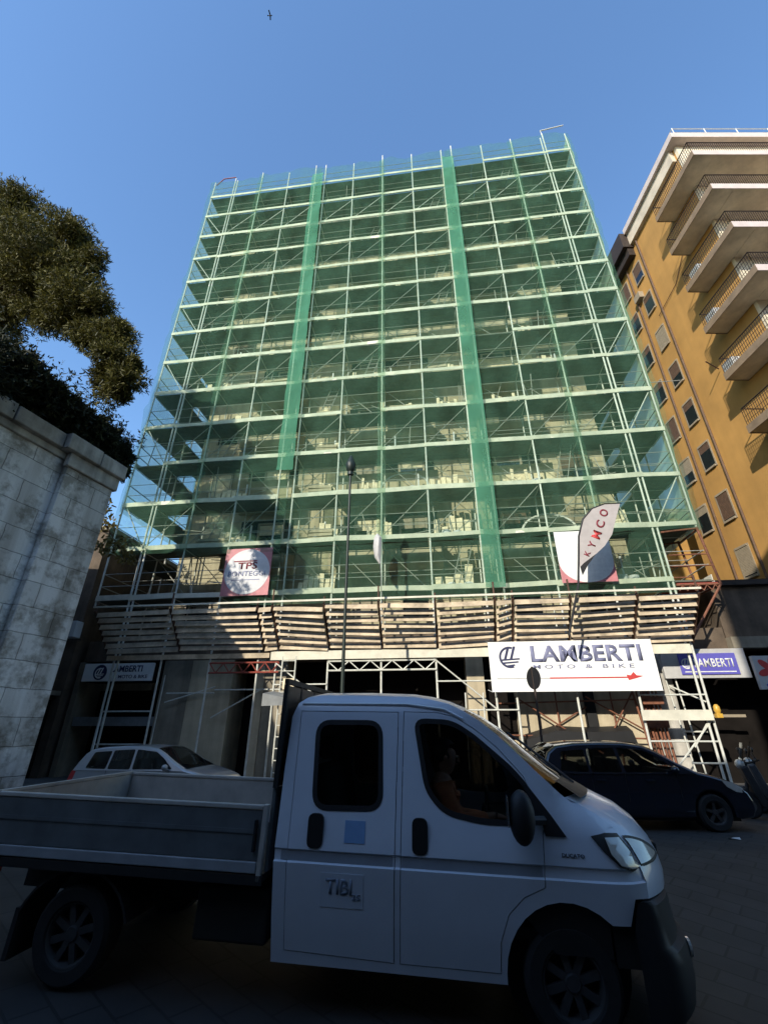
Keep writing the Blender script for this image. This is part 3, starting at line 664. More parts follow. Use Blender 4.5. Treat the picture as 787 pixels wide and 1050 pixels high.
# ------------------------------------------------------------------ things standing on the decks
ORD=['lowest','second','third','fourth','fifth','sixth','seventh','eighth','ninth','tenth','eleventh','twelfth','thirteenth','top']
SEC=[(-9.5,-4.5,'left of the left strip'),(-3.5,-1.95,'right beside the left strip'),(-1.85,1.7,'midway between the strips'),(1.8,3.4,'left beside the right strip'),(4.4,9.4,'right of the right strip')]
def stack(kind,s,z,wd):
    mb=MB()
    if kind=='boards':
        n=rnd.randint(4,8)
        for i in range(n):
            x=s-wd/2+wd*i/n; h=rnd.uniform(.55,1.15); mb.obox((x+wd/n*.45,.78,z+h/2),(wd/n*.4,0,rnd.uniform(-.02,.02)),(0,.03,0),(rnd.uniform(-.03,.03),.06,h/2))
        return mb,M['boards'],'board_stack','upright cream boards stacked'
    if kind=='panels':
        for i in range(rnd.randint(3,5)):
            h=.16*i; mb.obox((s,.62,z+.08+h),(wd/2,rnd.uniform(-.04,.04),0),(0,.3,0),(0,0,.06))
        return mb,M['plaster'],'panel_stack','low pile of pale panels'
    if kind=='sacks':
        for i in range(4): mb.ball((s-wd/3+wd*.22*i,.6,z+.16+.05*(i%2)),.2,1.15,.9,.8,2)
        return mb,M['sack'],'sack_pile','white rubble sacks heaped'
    mb.lathe([(.0,0),(.14,0),(.18,.36),(.165,.36),(.13,.03),(0,.03)],(s,.5,z),'z',14); mb.lathe([(.0,0),(.14,0),(.18,.36),(.165,.36),(.13,.03),(0,.03)],(s+.42,.6,z),'z',14); mb.box(s+.2,s+.26,.85,.9,z,z+1.2)
    return mb,M['acwhite'],'bucket_pair','two pale buckets and a stake standing'
kinds=['boards','panels','sacks','buckets']
for k in range(0,11):
    for (a,b,txt) in SEC:
        for kd in kinds:
            if rnd.random()<(.52 if 0<k<7 else .2)*(1.4 if kd=='boards' and k<6 else 1):
                wd=rnd.uniform(.7,1.5); s=rnd.uniform(a+wd/2,b-wd/2) if b-a>wd else (a+b)/2
                mb,m,nm,desc=stack(kd,s,Z[k]+.004,min(wd,b-a))
                solo(mb,nm,m,f'{desc} on the {ORD[k]} deck, {txt}',{'boards':'boards','panels':'panels','sacks':'sacks','buckets':'buckets'}[kd],(s,.6,Z[k]+.004),group='building materials on the scaffold decks')

# ------------------------------------------------------------------ orange apartment house on the right
OX=17.0
OB=thing('apartment_house','tall ochre apartment house with wrap-around balconies on the right','building',(OX,14.2,0),'w')
part(MB().box(OX,OX+16,14.2,22.4,0,32.3),'wall',M['ochre'],OB)
part(MB().box(OX+.0,OX+16,14.02,14.195,0,32.3),'front_wall',M['ochre2'],OB)
part(MB().box(OX-.45,OX+16.4,13.55,19.2,32.303,32.75),'cornice',M['pinkwhite'],OB)
part(MB().box(OX-.25,OX+16,14.3,19.3,31.3,32.3),'top_band',M['soffit'],OB)
part(MB().box(OX-.75,OX+10,19.25,22.9,31.1,32.5).box(OX-.45,OX-.02,19.35,22.8,30.4,31.098),'eave',M['darkbrown'],OB)
part(MB().box(OX+.6,OX+16,15,21.5,32.753,33.2),'roof',M['soffit'],OB)
mb=MB()
for h in (.55,1.0): mb.tube((OX+.1,13.8,32.75+h),(OX+16,13.8,32.75+h),.03,5); mb.tube((OX+.1,13.8,32.75+h),(OX+.1,18.8,32.75+h),.03,5)
for i in range(9): mb.tube((OX+.1+1.9*i,13.8,32.75),(OX+.1+1.9*i,13.8,33.78),.03,5)
part(mb,'terrace_railing',M['acwhite'],OB)
for col,(y,zs) in enumerate(((19.72,(28.3,25.45,22.4,19.5,16.7,13.85,10.9,8.0)),(21.35,(28.35,25.4,22.4,19.5,16.7,13.85,10.9)))):
    for i,z in enumerate(zs):
        z0=z;hw=.38;h=1.38
        mb=MB(); mb.box(OX-.035,OX-.003,y-hw-.07,y-hw,z0-.1,z0+h+.1).box(OX-.035,OX-.003,y+hw,y+hw+.07,z0-.1,z0+h+.1).box(OX-.06,OX-.003,y-hw+.001,y+hw-.001,z0+h,z0+h+.1).box(OX-.10,OX-.003,y-hw+.001,y+hw-.001,z0-.1,z0)
        wn=part(mb,'window',M['frame_w'],OB)
        part(MB().box(OX-.03,OX-.004,y-hw+.002,y+hw-.002,z0+.002,z0+h-.002),'pane',M['darkglass'],wn)
        c=rnd.random(); mb=MB(); zz=z0+h-rnd.choice((.4,.8,1.3))
        while zz<z0+h-.03: mb.box(OX-.034,OX-.031,y-hw+.003,y+hw-.003,zz,zz+.06); zz+=.068
        part(mb,'roller_shutter',M['shutter'] if c<.6 else M['frame_w'],wn)
        if rnd.random()<-1:
            mb=MB()
            for sg in (-1,1): part(MB().obox((OX-.22,y+sg*(hw+.12),z0+.75),(.2,.02*sg,0),(0,.02,0),(0,0,.75)),'shutter_leaf',M['shutter'],wn)
for y in (20.55,18.9):
    part(MB().tube((OX-.07,y,2),(OX-.07,y,31.2),.055,8),'downpipe',M['shutter'],OB)
for y,z in ((20.2,27.0),):
    part(MB().box(OX-.32,OX-.004,y-.3,y+.3,z,z+.5),'condenser_unit',M['frame_w'],OB)
part(MB().path([(OX-.08,19.3,24.5),(OX-.05,17.4,24.9),(OX-.08,16.1,26.0),(OX-.3,15.6,26.6)],.02,5),'cable',M['bracket'],OB)
part(MB().path([(OX-.1,17.0,18.0),(OX-.9,16.7,18.2)],.03,5),'pipe_stub',M['bracket'],OB)
for i,z in enumerate((28.4,25.4,22.4,19.4,16.4,13.4)):
    x0=OX-1.05;y0=12.55;y1=15.9
    mb=MB(); mb.box(x0,OX-.004,y0,y1,z-.12,z+.2).box(OX+.0,OX+14,y0,14.015,z-.12,z+.2)
    ba=part(mb,'balcony',M['soffit'],OB,bevel=.015)
    part(MB().box(x0-.03,x0-.003,y0-.03,y1+.02,z-.14,z+.24).box(x0-.003+.004,OX-.004,y1+.003,y1+.03,z-.14,z+.24),'slab_edge',M['edge'],ba)
    part(MB().box(x0,OX+14,y0-.034,y0-.004,z-.13,z+.26),'slab_edge',M['pinkwhite'],ba)
    mb=MB(); zt=z+1.15
    mb.tube((x0+.04,y0+.04,zt),(x0+.04,y1-.04,zt),.03,5).tube((x0+.04,y0+.04,zt),(OX+14,y0+.04,zt),.03,5).tube((x0+.04,y1-.04,zt),(OX-.01,y1-.04,zt),.03,5)
    y=y0+.04
    while y<y1: mb.tube((x0+.04,y,z+.2),(x0+.04,y,zt),.012,4); y+=.11
    x=x0+.04
    while x<OX+9: mb.tube((x,y0+.04,z+.2),(x,y0+.04,zt),.012,4); x+=.11
    for h in (.45,.7,.95): mb.tube((x0+.04,y0,z+h),(x0+.04,y1,z+h),.01,4)
    part(mb,'railing',M['rail'],ba)
    if i in (2,3,4):
        part(MB().box(x0+.15,x0+.7,14.6+.2*i%1,15.2+.2*i%1,z+.21,z+.85),'condenser_unit',M['acwhite'],ba)
    wn=part(MB().box(OX+1.2,OX+2.6,13.98,14.016,z+.2,z+2.4),'balcony_door',M['shutter'],OB)

BH=thing('ochre_house','brownish ochre house far behind in the gap right of the scaffolding','building',(14,27,0),'w')
part(MB().box(9.5,22,27,36,0,14.5),'wall',M['ochre'],BH); part(MB().box(9.2,22.3,26.7,36.3,14.503,14.9),'cornice',M['soffit'],BH)
for x in (11,13.4,15.8):
    for z in (3,6.4,9.8): part(MB().box(x,x+1,26.95,26.998,z,z+1.7),'window',M['shutter'],BH)
# ------------------------------------------------------------------ old stone wall, left
WR=math.atan2(-.954,-.3); WO=Vector((-9.2,13,0)); RW=Matrix.Rotation(WR,3,'Z')
def Wp(x,y,z): return WO+RW@Vector((x,y,z))
t=thing('retaining_wall','tall weathered limestone wall with pilaster and dark coping on the left','wall',WO,'l',rot=(0,0,WR)); ORG[t.name]=(0,0,0)
part(MB().box(0.02,45,-1.2,0,-.3,9.0),'wall_face',M['stone'],t)
part(MB().box(0,1.62,.003,.2,-.3,8.78),'pilaster',M['stone'],t,bevel=.02)
part(MB().box(5.6,7.2,.003,.2,-.3,8.78),'pilaster',M['stone'],t,bevel=.02)
mb=MB(); mb.box(-.05,45,-1.25,.09,9.003,9.22).box(-.09,1.71,.093,.29,8.783,9.22).box(5.5,7.3,.093,.29,8.783,9.22); part(mb,'moulding',M['limeplain'],t,bevel=.03)
mb=MB()
x=-.15
while x<44:
    x2=x+rnd.uniform(.9,1.5); p=.42 if (x<1.7 or 5.3<x<7.4) else .24; mb.box(x+.008,x2-.008,-1.3,p+rnd.uniform(-.02,.02),9.223,9.72+rnd.uniform(-.03,.03)); x=x2
part(mb,'coping',M['limeplain'],t,bevel=.03)
# a broken lamp bracket on it
mb=MB(); mb.box(2.6,2.85,.01,.3,5.5,5.8); part(mb,'junction_box',M['acwhite'],t,bevel=.02)
mb=MB(); mb.prism([Wp(.1,-1.2,0),Wp(45,-1.2,0),Wp(45,-30,0),Wp(.1,-30,0)],(0,0,9.45)); tag(mb.build('terrain',M['brownwall']),kind='structure')
# dark old house between the wall and the scaffold
OH=thing('old_house','dark narrow old house between the stone wall and the scaffolding','building',(-13.5,.5,0),'f')
part(MB().box(-17,-11.9,.5,9,0,9.3),'wall',M['brownwall'],OH); part(MB().box(-17.1,-11.8,.38,9.1,9.303,9.5),'roof_edge',M['plaster_d'],OH)
part(MB().box(-13.4,-12.2,.46,.497,.15,2.6),'door',M['void'],OH)
mb=MB(); mb.box(-13.0,-11.95,-.1,.497,2.75,2.9); part(mb,'ledge',M['plaster_d'],OH)
def ac(s,z,w,h,label):
    t=thing('air_conditioner',label,'air conditioner',(s,.1,z),'f',group='air conditioners on the dark house')
    part(MB().box(s-w/2,s+w/2,-.02,.34,z,z+h),'casing',M['acwhite'],t,bevel=.02)
    g_=part(MB().lathe([(0,0),(.17,0),(.19,-.01),(.19,.02)],(s-w*.14,-.03,z+h/2),'y',18),'fan_grille',M['black'],t)
    part(MB().box(s-w/2+.05,s-w/2+.09,.3,.499,z-.06,z-.003).box(s+w/2-.09,s+w/2-.05,.3,.499,z-.06,z-.003),'bracket',M['rail'],t)
ac(-12.05,4.75,.72,.6,'white box air conditioner higher on the dark house at left')
ac(-12.75,3.5,.85,.55,'grey-white air conditioner lower on the dark house beside the small shop sign')

# ------------------------------------------------------------------ foliage
f_=454.;p_=R(25.80)
def ray(px,py,Y):
    u=(px-393.5)/f_;v=(525-py)/f_
    r=Vector((u,math.cos(p_)-math.sin(p_)*v,math.sin(p_)+math.cos(p_)*v)); t=Y/r.y
    return Vector((0,0,1.75))+r*t
def leaves(mb,c,rad,n,size,asp,r2,clus=1):
    c=Vector(c)
    for _ in range(n):
        while True:
            q=Vector((r2.uniform(-1,1),r2.uniform(-1,1),r2.uniform(-1,1)))
            l=q.length
            if .05<l<=1 and r2.random()<.25+.75*l: break
        w_=mnoise.noise(q*2.3+c)
        if w_<-.18: continue
        p=c+Vector((q.x*rad[0],q.y*rad[1],q.z*rad[2]))*(1+.8*w_)
        for _k in range(clus):
            d=(Vector((r2.gauss(0,1),r2.gauss(0,1),r2.gauss(0,1)))+q*1.0).normalized(); e=d.orthogonal().normalized()
            e=(e*math.cos(r2.random()*6.3)+d.cross(e)*math.sin(r2.random()*6.3))
            L_=size*r2.uniform(.6,1.3); W_=L_*asp
            a=p+e*W_*.5; b=p-e*W_*.5
            mb.bm.faces.new([mb.bm.verts.new(v) for v in (a,b,p+d*L_-e*W_*.25,p+d*L_+e*W_*.25)])
    return mb
r2=random.Random(3)
clumps=[(-60,260,90,10.5),(-40,225,60,11),(0,232,42,10.8),(25,222,32,10.3),(50,240,40,10),(20,268,45,10.6),(62,272,38,10),(88,288,28,10.2),(45,300,34,10.4),(78,312,34,10),(100,326,28,9.8),(70,326,20,10.2),(112,350,25,9.7),(92,346,18,10.1),(120,378,24,9.6),(128,392,14,9.5),(105,386,20,9.9),(118,404,13,9.7),(5,296,26,11),(-35,300,40,11),(30,262,40,9.6),(75,245,18,10),(96,268,14,10),(8,322,22,10.8),(32,322,18,10.5),(50,330,14,10.3),(-12,335,24,10.9),(124,340,12,9.7),(138,376,8,9.6)]
root=ray(-70,430,11.5); root.z=9.3
T=thing('pine_tree','large umbrella pine leaning over the stone wall at upper left','tree',root,'w')
mb=MB()
for (x,y,r_,Y) in clumps:
    c=ray(x,y,Y); m_=Y/(f_*.9)*(1+.2)*r_
    for q_ in range(5):
        o_=Vector((r2.uniform(-1,1),r2.uniform(-1,1),r2.uniform(-1,1))).normalized()*m_*.55; k_=r2.uniform(.45,.8)
        leaves(mb,c+o_,(m_*k_,m_*k_*1.1,m_*k_*.75),int(90+640*min(m_,1.3)**2),.13,.22,r2,3)
part(mb,'crown',M['pine'],T,keep=True)
k0=ray(-40,318,11); k1=ray(10,300,10.6)
part(MB().path([root,(root+k0)/2+Vector((.3,0,0)),k0],[.32,.27,.22],10),'trunk',M['bark'],T,smooth=True)
for (x,y,Y) in ((20,290,10.7),(45,300,10.4),(72,305,10.1),(20,250,10.6),(60,262,10.1)):
    q=ray(x,y,Y); mid=(k0+q)/2+Vector((0,0,.25))
    part(MB().path([k0,mid,q],[.09,.05,.015],7),'limb',M['bark'],T,smooth=True)
shr=[(-40,372,50,'nearest the pine trunk'),(8,380,26,'second from the pine trunk'),(34,398,22,'third from the pine trunk'),(60,418,19,'midway along the coping'),(84,436,17,'third from the far end of the wall'),(105,452,14,'second from the far end of the wall'),(122,466,10,'at the far end of the wall')]
for i,(x,y,r_,txt) in enumerate(shr):
    # lies on the wall line: find the depth where the ray crosses the vertical plane just behind the coping
    d=ray(x,y,1.0)-Vector((0,0,1.75)); n_=RW@Vector((0,1,0)); P=Wp(0,-.5,0)
    Y=(P.dot(n_))/(Vector((d.x,d.y,0)).dot(n_)); c=ray(x,y,Y); m_=Y/(f_*.9)*1.2*r_
    b_=Vector((c.x,c.y,9.6))
    T=thing('shrub',f'dark shrub growing on the stone wall, {txt}','shrub',b_,'w',group='shrubs along the top of the wall')
    mb=MB(); leaves(mb,c,(m_,m_,m_*.9),int(1400+1600*min(m_,1.2)),.17,.3,r2,2); leaves(mb,(c+b_)/2,(m_,m_,max(.3,abs(c.z-b_.z)*.7)),1400,.16,.35,r2,2)
    for _ in range(26):
        a=c+Vector((r2.uniform(-.7,.7)*m_,r2.uniform(-.7,.7)*m_,m_*.5)); e=a+Vector((r2.uniform(-.3,.5),r2.uniform(-.3,.3),r2.uniform(.25,.7)))
        leaves(mb,e,(.1,.1,.22),12,.12,.4,r2,1)
    part(mb,'foliage',M['shrub'],T,keep=True)
    part(MB().path([b_-Vector((0,0,.2)),(b_+c)/2,c],[.05,.035,.02],6),'stem',M['bark'],T)
T=thing('creeper','yellowed creeper hanging from the dark house beside the end of the stone wall','plant',F(-12.2,.3,8.2),'w')
mb=MB()
for (x,y,r_) in ((98,505,9),(104,520,8),(112,535,7),(92,545,8),(120,560,7),(105,560,6),(130,572,5),(96,525,6)):
    c=ray(x,y,15.4); leaves(mb,c,(r_*.042,.25,r_*.042),90,.16,.6,r2,1)
part(mb,'foliage',M['yleaf'],T,keep=True)
part(MB().path([F(-12.2,.42,9.3),ray(100,520,15.4),ray(112,545,15.4),ray(128,570,15.3)],[.03,.03,.02,.012],6),'stem',M['bark'],T)

# ------------------------------------------------------------------ apartment house across the street, behind the viewer (unseen, built to throw the shade)
OP=thing('street_house','tall apartment house across the street behind the viewer shading the road','building',(0,-7,0),'w')
part(MB().box(-60,-2.2,-24,-7,-1,13.7),'wall',M['darkwall'],OP)
part(MB().box(-2.197,45,-24,-7,-1,24.1),'wall',M['darkwall'],OP)
for i in range(18):
    for j in range(4):
        x=-38+4.2*i; part(MB().box(x,x+1.1,-7.003,-6.96,1.2+2.2*j,2.7+2.2*j),'window',M['darkglass'],OP) if i<18 and i*4+j<72 else None
# ------------------------------------------------------------------ street lamp, road sign, bird
pb=ray(351,700,12.3)
t=thing('street_lamp','tall dark green street lamp post in front of the scaffolding','lamp',(pb.x,12.3,0),'w')
x,y=pb.x,12.3
part(MB().lathe([(0.12,0),(.12,.6),(.075,.7),(.055,1.2),(.045,4),(.035,9.15),(0,9.15)],(x,y,0),'z',14),'post',M['lampgreen'],t,smooth=True)
part(MB().lathe([(.04,9.1),(.13,9.2),(.17,9.4),(.14,9.48),(.09,9.62),(.03,9.75),(0,9.76)],(x,y,0),'z',16).lathe([(0,9.0),(.09,9.02),(.09,9.12),(0,9.13)],(x,y,0),'z',12),'lantern',M['lampgreen'],t,smooth=True)
sb=ray(547,700,11.8)
t=thing('road_sign','round road sign seen from its dark side on a thin post before the white banner','sign',(sb.x,11.8,0),'w')
part(MB().tube((sb.x,11.8,0),(sb.x,11.8,sb.z+.38),.03,8),'post',M['rail'],t)
mb=MB(); n=28; a=R(68); dx,dy=math.cos(a),math.sin(a)
mb.prism([(sb.x+.26*math.cos(2*PI*i/n)*dx,11.77-.26*math.cos(2*PI*i/n)*dy,sb.z+.1+.26*math.sin(2*PI*i/n)) for i in range(n)],(-.012*dy,-.012*dx,0)); part(mb,'disc',M['black'],t)
bp=ray(277,16,40)
mb=MB().ball(bp,.16,2.2,.8,.8,2).ball(bp+Vector((.38,0,.08)),.1,1,1,1,1)
mb.prism([bp+Vector(v) for v in ((.15,0,.05),(-.12,0,.05),(-.3,-.75,.3),(-.05,-.8,.3))],(0,0,.025)).prism([bp+Vector(v) for v in ((.15,0,.05),(-.12,0,.05),(-.3,.75,.3),(-.05,.8,.3))],(0,0,.025)).prism([bp+Vector(v) for v in ((-.3,-.05,0),(-.3,.05,0),(-.62,.12,0),(-.62,-.12,0))],(0,0,.02))
solo(mb,'bird',M['black'],'small dark bird flying high in the blue sky','bird',bp,'w')

# ------------------------------------------------------------------ vehicles
def fill2d(outer,holes,cuts_z=(),cuts_x=()):
    """flat panel in the XZ plane from an outline with holes, cut into strips so that it can be bent"""
    cu=bpy.data.curves.new('p','CURVE'); cu.dimensions='2D'; cu.fill_mode='BOTH'
    for poly in [outer]+list(holes):
        sp=cu.splines.new('POLY'); sp.points.add(len(poly)-1); sp.use_cyclic_u=True
        for q,(x,z) in zip(sp.points,poly): q.co=(x,z,0,1)
    o=bpy.data.objects.new('p',cu); COL.objects.link(o)
    dg=bpy.context.evaluated_depsgraph_get(); dg.update(); me=bpy.data.meshes.new_from_object(o.evaluated_get(dg))
    bpy.data.objects.remove(o); bpy.data.curves.remove(cu)
    bm=bmesh.new(); bm.from_mesh(me); bpy.data.meshes.remove(me)
    for v in bm.verts: v.co=Vector((v.co.x,0,v.co.y))
    bmesh.ops.remove_doubles(bm,verts=bm.verts,dist=1e-5)
    for z in cuts_z: bmesh.ops.bisect_plane(bm,geom=bm.verts[:]+bm.edges[:]+bm.faces[:],plane_co=(0,0,z),plane_no=(0,0,1))
    for x in cuts_x: bmesh.ops.bisect_plane(bm,geom=bm.verts[:]+bm.edges[:]+bm.faces[:],plane_co=(x,0,0),plane_no=(1,0,0))
    return bm
def bend_panel(bm,yfun,th):
    """push the panel to y=yfun(x,z) and give it thickness th (towards +y for th>0)"""
    fs=list(bm.faces); ret=bmesh.ops.extrude_face_region(bm,geom=fs); new=[g for g in ret['geom'] if isinstance(g,bmesh.types.BMVert)]
    ns=set(new)
    for v in bm.verts: v.co.y=yfun(v.co.x,v.co.z)+(th if v in ns else 0)
    mb=MB(); mb.bm.free(); mb.bm=bm; return mb
def rnd_poly(pts,r=.06,n=4):
    out=[]; N=len(pts)
    for i in range(N):
        p=Vector(pts[i]); a=Vector(pts[i-1])-p; b=Vector(pts[(i+1)%N])-p
        k=min(r,a.length*.45,b.length*.45); s=p+a.normalized()*k; e=p+b.normalized()*k
        for j in range(n+1):
            t=j/n; out.append(tuple(s*(1-t)**2+p*2*t*(1-t)+e*t*t))
    return out
def wheel(parent,c,r,wd,side,name='wheel',spokes=5,m_r='rim',axis_loc=True):
    """c = centre on the outer face; side=-1: outer face looks to -y"""
    x,y,z=c; d=-side
    w_=part(MB().lathe([(r*.62,y+d*.02),(r*.66,y+d*.005),(r*.9,y),(r*.985,y+d*.03),(r,y+d*.07),(r,y+d*(wd-.05)),(r*.95,y+d*wd),(r*.6,y+d*wd)],(x,0,z),'y',36),name,M['tyre'],parent,smooth=True)
    mb=MB().lathe([(r*.62,y+d*.018),(r*.60,y+d*.02),(r*.56,y+d*.05),(r*.53,y+d*.12)],(x,0,z),'y',32)
    mb.lathe([(0,y+d*.03),(r*.14,y+d*.03),(r*.17,y+d*.045),(r*.17,y+d*.1)],(x,0,z),'y',20)
    for i in range(spokes):
        a=2*PI*i/spokes+.3; ca,sa=math.cos(a),math.sin(a)
        mb.obox((x+ca*r*.36,y+d*.06,z+sa*r*.36),(ca*r*.22,0,sa*r*.22),(0,.016,0),(-sa*r*(.075 if spokes>6 else .085),0,ca*r*(.075 if spokes>6 else .085)))
    part(mb,'rim',M[m_r],w_,smooth=True)
    part(MB().lathe([(0,y+d*.125),(r*.58,y+d*.125)],(x,0,z),'y',24),'brake_disc',M['chassis'],w_)
    return w_
# ---- white double-cab dropside truck
TR=Vector((1.331,4.211,-.2499))
T=thing('pickup_truck','white double-cab dropside truck standing in shade in the foreground','truck',TR,'l',rot=(0,R(1.5),R(-7.2))); ORG[T.name]=(0,0,0)
W=2.02
def g_(Y):
    q=min(Y,W-Y)/(W/2); return 1-(1-max(0,min(1,q)))**2.6
def wx(x):
    t=max(0,min(1,(x+.95)/1.45)); return t*t*(3-2*t)*.34
def ty(z,x=-1): # tumblehome + waist crease
    a=max(0,z-1.05)*.125
    if x<-.6: a+=.055*max(0,min(1,(z-2.04)/.17))**2
    if x>.0:
        zh=1.53-.28*x if x<.2 else 1.474-.0-.55*(x-.2)-.95*max(0,x-.2)**2
        a+=.10*max(0,min(1,(z-zh+.26)/.26))**2*min(1,max(0,x)/.15)
    if .955<z<1.035: a+=.014
    if z<.62: a+=(.62-z)*.08
    if z<=.955: a+=-.008+(.955-z)*.14
    t=max(0,(x-.25)/.4); a+=.10*t*t
    return a
top=[(-2.25,.34),(-2.275,.97),(-2.285,1.6),(-2.28,2.02),(-2.24,2.14),(-2.17,2.19),(-2.05,2.215),(-1.6,2.225),(-1.15,2.22),(-.98,2.2),(-.82,2.165),(-.68,2.105)]
wsh=[(-.68,2.105),(-.55,2.03),(-.41,1.925),(-.25,1.785),(-.10,1.645),(.03,1.53),(.10,1.475)]
hood=[(.10,1.475),(.20,1.435),(.34,1.365),(.46,1.275),(.55,1.17),(.60,1.06),(.62,.95),(.61,.86)]
arch=[(.50,.86),(.47,.80)]+[(.50*math.cos(a),.36+.475*math.sin(a)) for a in [R(70)+R(110)*i/9 for i in range(10)]]
arch=[(.50,.86),(.44,.70)]+[(.46*math.cos(a),.36+.46*math.sin(a)) for a in [R(48)+R(132)*i/11 for i in range(12)]]+[(-.46,.30)]
outer=top+wsh[1:]+hood[1:]+arch+[(-2.25,.30)]
fdoor=[(-1.245,.36),(-.50,.36),(-.49,.55),(-.42,.72),(-.30,.83),(-.14,.90),(-.115,1.23),(-.085,1.30),(-.22,1.62),(-.42,1.83),(-.60,1.965),(-.76,2.055),(-.92,2.09),(-1.23,2.09)]
rdoor=[(-2.12,.38),(-1.285,.36),(-1.275,2.085),(-2.21,2.075),(-2.215,1.0),(-2.16,.9)]
rdoor=[(-2.15,.38),(-1.285,.36),(-1.275,2.085),(-2.20,2.075)]
fwin=rnd_poly([(-1.13,2.025),(-.80,2.02),(-.62,1.92),(-.30,1.665),(-.16,1.50),(-.125,1.285),(-.58,1.28),(-.88,1.33),(-1.03,1.48)],.10,5)
rwin=rnd_poly([(-2.03,1.99),(-1.43,2.0),(-1.40,1.33),(-1.99,1.315)],.13,6)
cz=[.35,.40,.5,.62,.95,.96,.97,1.02,1.03,1.04,1.08,1.12,1.16,1.2,1.24,1.28,1.32,1.36,1.40,1.5,1.8,2.04,2.07,2.1,2.13,2.16,2.19]; cx=[.0,.08,.15,.25,.32,.38,.45,.5]
def shrink(poly,d):
    N=len(poly); A=sum(poly[i][0]*poly[(i+1)%N][1]-poly[(i+1)%N][0]*poly[i][1] for i in range(N)); sg=1 if A>0 else -1; out=[]
    for i in range(N):
        p=Vector(poly[i]); a=(p-Vector(poly[i-1])).normalized(); b=(Vector(poly[(i+1)%N])-p).normalized()
        n=Vector((-(a.y+b.y),a.x+b.x)); 
        if n.length<1e-4: n=Vector((-a.y,a.x))
        n.normalize(); c=max(.35,n.dot(Vector((-a.y,a.x)))); out.append(tuple(p+n*sg*d/c))
    return out
# side panel (near), with door openings; plain panel on the far side
side=bend_panel(fill2d(outer,[fdoor,rdoor],cz,cx),lambda x,z:ty(z,x),.03)
body=part(side,'cab_body',M['truckw'],T,smooth=True)
far=bend_panel(fill2d(outer,[shrink(fwin,0),shrink(rwin,0)],cz,cx),lambda x,z:W-ty(z,x),-.03)
fs_=part(far,'cab_side',M['truckw'],body,smooth=True)
for w_ in (fwin,rwin): part(bend_panel(fill2d(w_,[],cz),lambda x,z:W-ty(z,x)-.01,-.002),'window_glass',M['tint'],fs_)
def door(poly,win,name):
    d=part(bend_panel(fill2d(shrink(poly,.006),[win],cz),lambda x,z:ty(z,x)-.004,.03),'door',M['truckw'],T,smooth=True)
    part(bend_panel(fill2d(shrink(win,-.012),[shrink(win,.03)],cz),lambda x,z:ty(z,x)-.0075,.003),'window_seal',M['black'],d)
    part(bend_panel(fill2d(shrink(win,.026),[],cz),lambda x,z:ty(z,x)+.006,.002),'window_glass',M['glass'],d)
    return d
fd=door(fdoor,fwin,'front'); rd=door(rdoor,rwin,'rear')
def handle(x0,x1,z0,z1,d):
    pl=rnd_poly([(x0,z0),(x1,z0),(x1,z1),(x0,z1)],.05,4)
    part(bend_panel(fill2d(pl,[]),lambda x,z:ty(1.2)-.028,.024),'handle',M['black'],d,smooth=True)
handle(-2.01,-1.88,1.05,1.29,rd); handle(-1.145,-1.02,1.05,1.295,fd)
pl=part(bend_panel(fill2d([(-1.87,.68),(-1.53,.68),(-1.53,.9),(-1.87,.9)],[],(.75,.82)),lambda x,z:ty(z)-.008,.003),'decal',mat('decal_film',(.58,.63,.70),.4,0,.05,4),rd)
tr_=lambda x0,x1,z0,z1:(lambda u,w:(x0+u*(x1-x0),ty(z0+w*(z1-z0))-.0095,z0+w*(z1-z0)))
mb=text_into(MB(),'TIBI',0,1,0,1,0,.02,rot=tr_(-1.83,-1.62,.765,.865)); text_into(mb,'25',0,1,0,1,0,.01,rot=tr_(-1.62,-1.55,.735,.775)); part(mb,'lettering',mat('faded_navy_film',(.20,.24,.31),.5,0,.2,6),pl)
part(bend_panel(fill2d([(-1.70,1.10),(-1.53,1.10),(-1.53,1.25),(-1.70,1.25)],[]),lambda x,z:ty(z)-.008,.003),'sticker',mat('pale_blue_sticker',(.22,.38,.62),.5,0,.1,5),rd)
part(text_into(MB(),'DUCATO',.005,.17,1.095,1.12,ty(1.1,.1)-.003,.012),'badge',M['black'],body)
part(bend_panel(fill2d([(-2.22,.962),(-1.3,.962),(-1.3,1.028),(-2.22,1.028)],[]),lambda x,z:ty(1.0)-.006,.004),'rub_strip',M['rub'],rd)
part(bend_panel(fill2d([(-1.23,.962),(-.15,.962),(-.15,1.028),(-1.23,1.028)],[]),lambda x,z:ty(1.0)-.006,.004),'rub_strip',M['rub'],fd)
# roof / windscreen / bonnet strips
NY=[0,.012,.035,.07,.12,.2,.32,.5,.75,1.01]; NY=NY+[W-y for y in NY[-2::-1]]
def edge_in(Y):
    q=min(Y,W-Y); return .045*(1-min(1,q/.07))**2
def strip(pts,crown=.05):
    mb=MB(); g=[]
    for Y in NY:
        row=[]
        for i,(x,z) in enumerate(pts):
            a=Vector(pts[max(i-1,0)]);b=Vector(pts[min(i+1,len(pts)-1)]); t=(b-a).normalized(); n=Vector((-t.y,t.x)); 
            e=edge_in(Y) if x>-2.2 or z>1.9 else 0
            X=x+wx(x)*g_(Y)-n.x*e*0; Z_=z+crown*g_(Y)*(1 if z>1.9 else .6 if x>0 else .3)*min(1,max(0,(z-.9)*2))
            yy=Y+(ty(z,x) if Y<W/2 else -ty(z,x))*(1-min(1,min(Y,W-Y)/.6))
            row.append(mb.bm.verts.new((X,yy,Z_)))
        g.append(row)
    for i in range(len(g)-1):
        for j in range(len(pts)-1): mb.bm.faces.new((g[i][j],g[i+1][j],g[i+1][j+1],g[i][j+1]))
    return mb
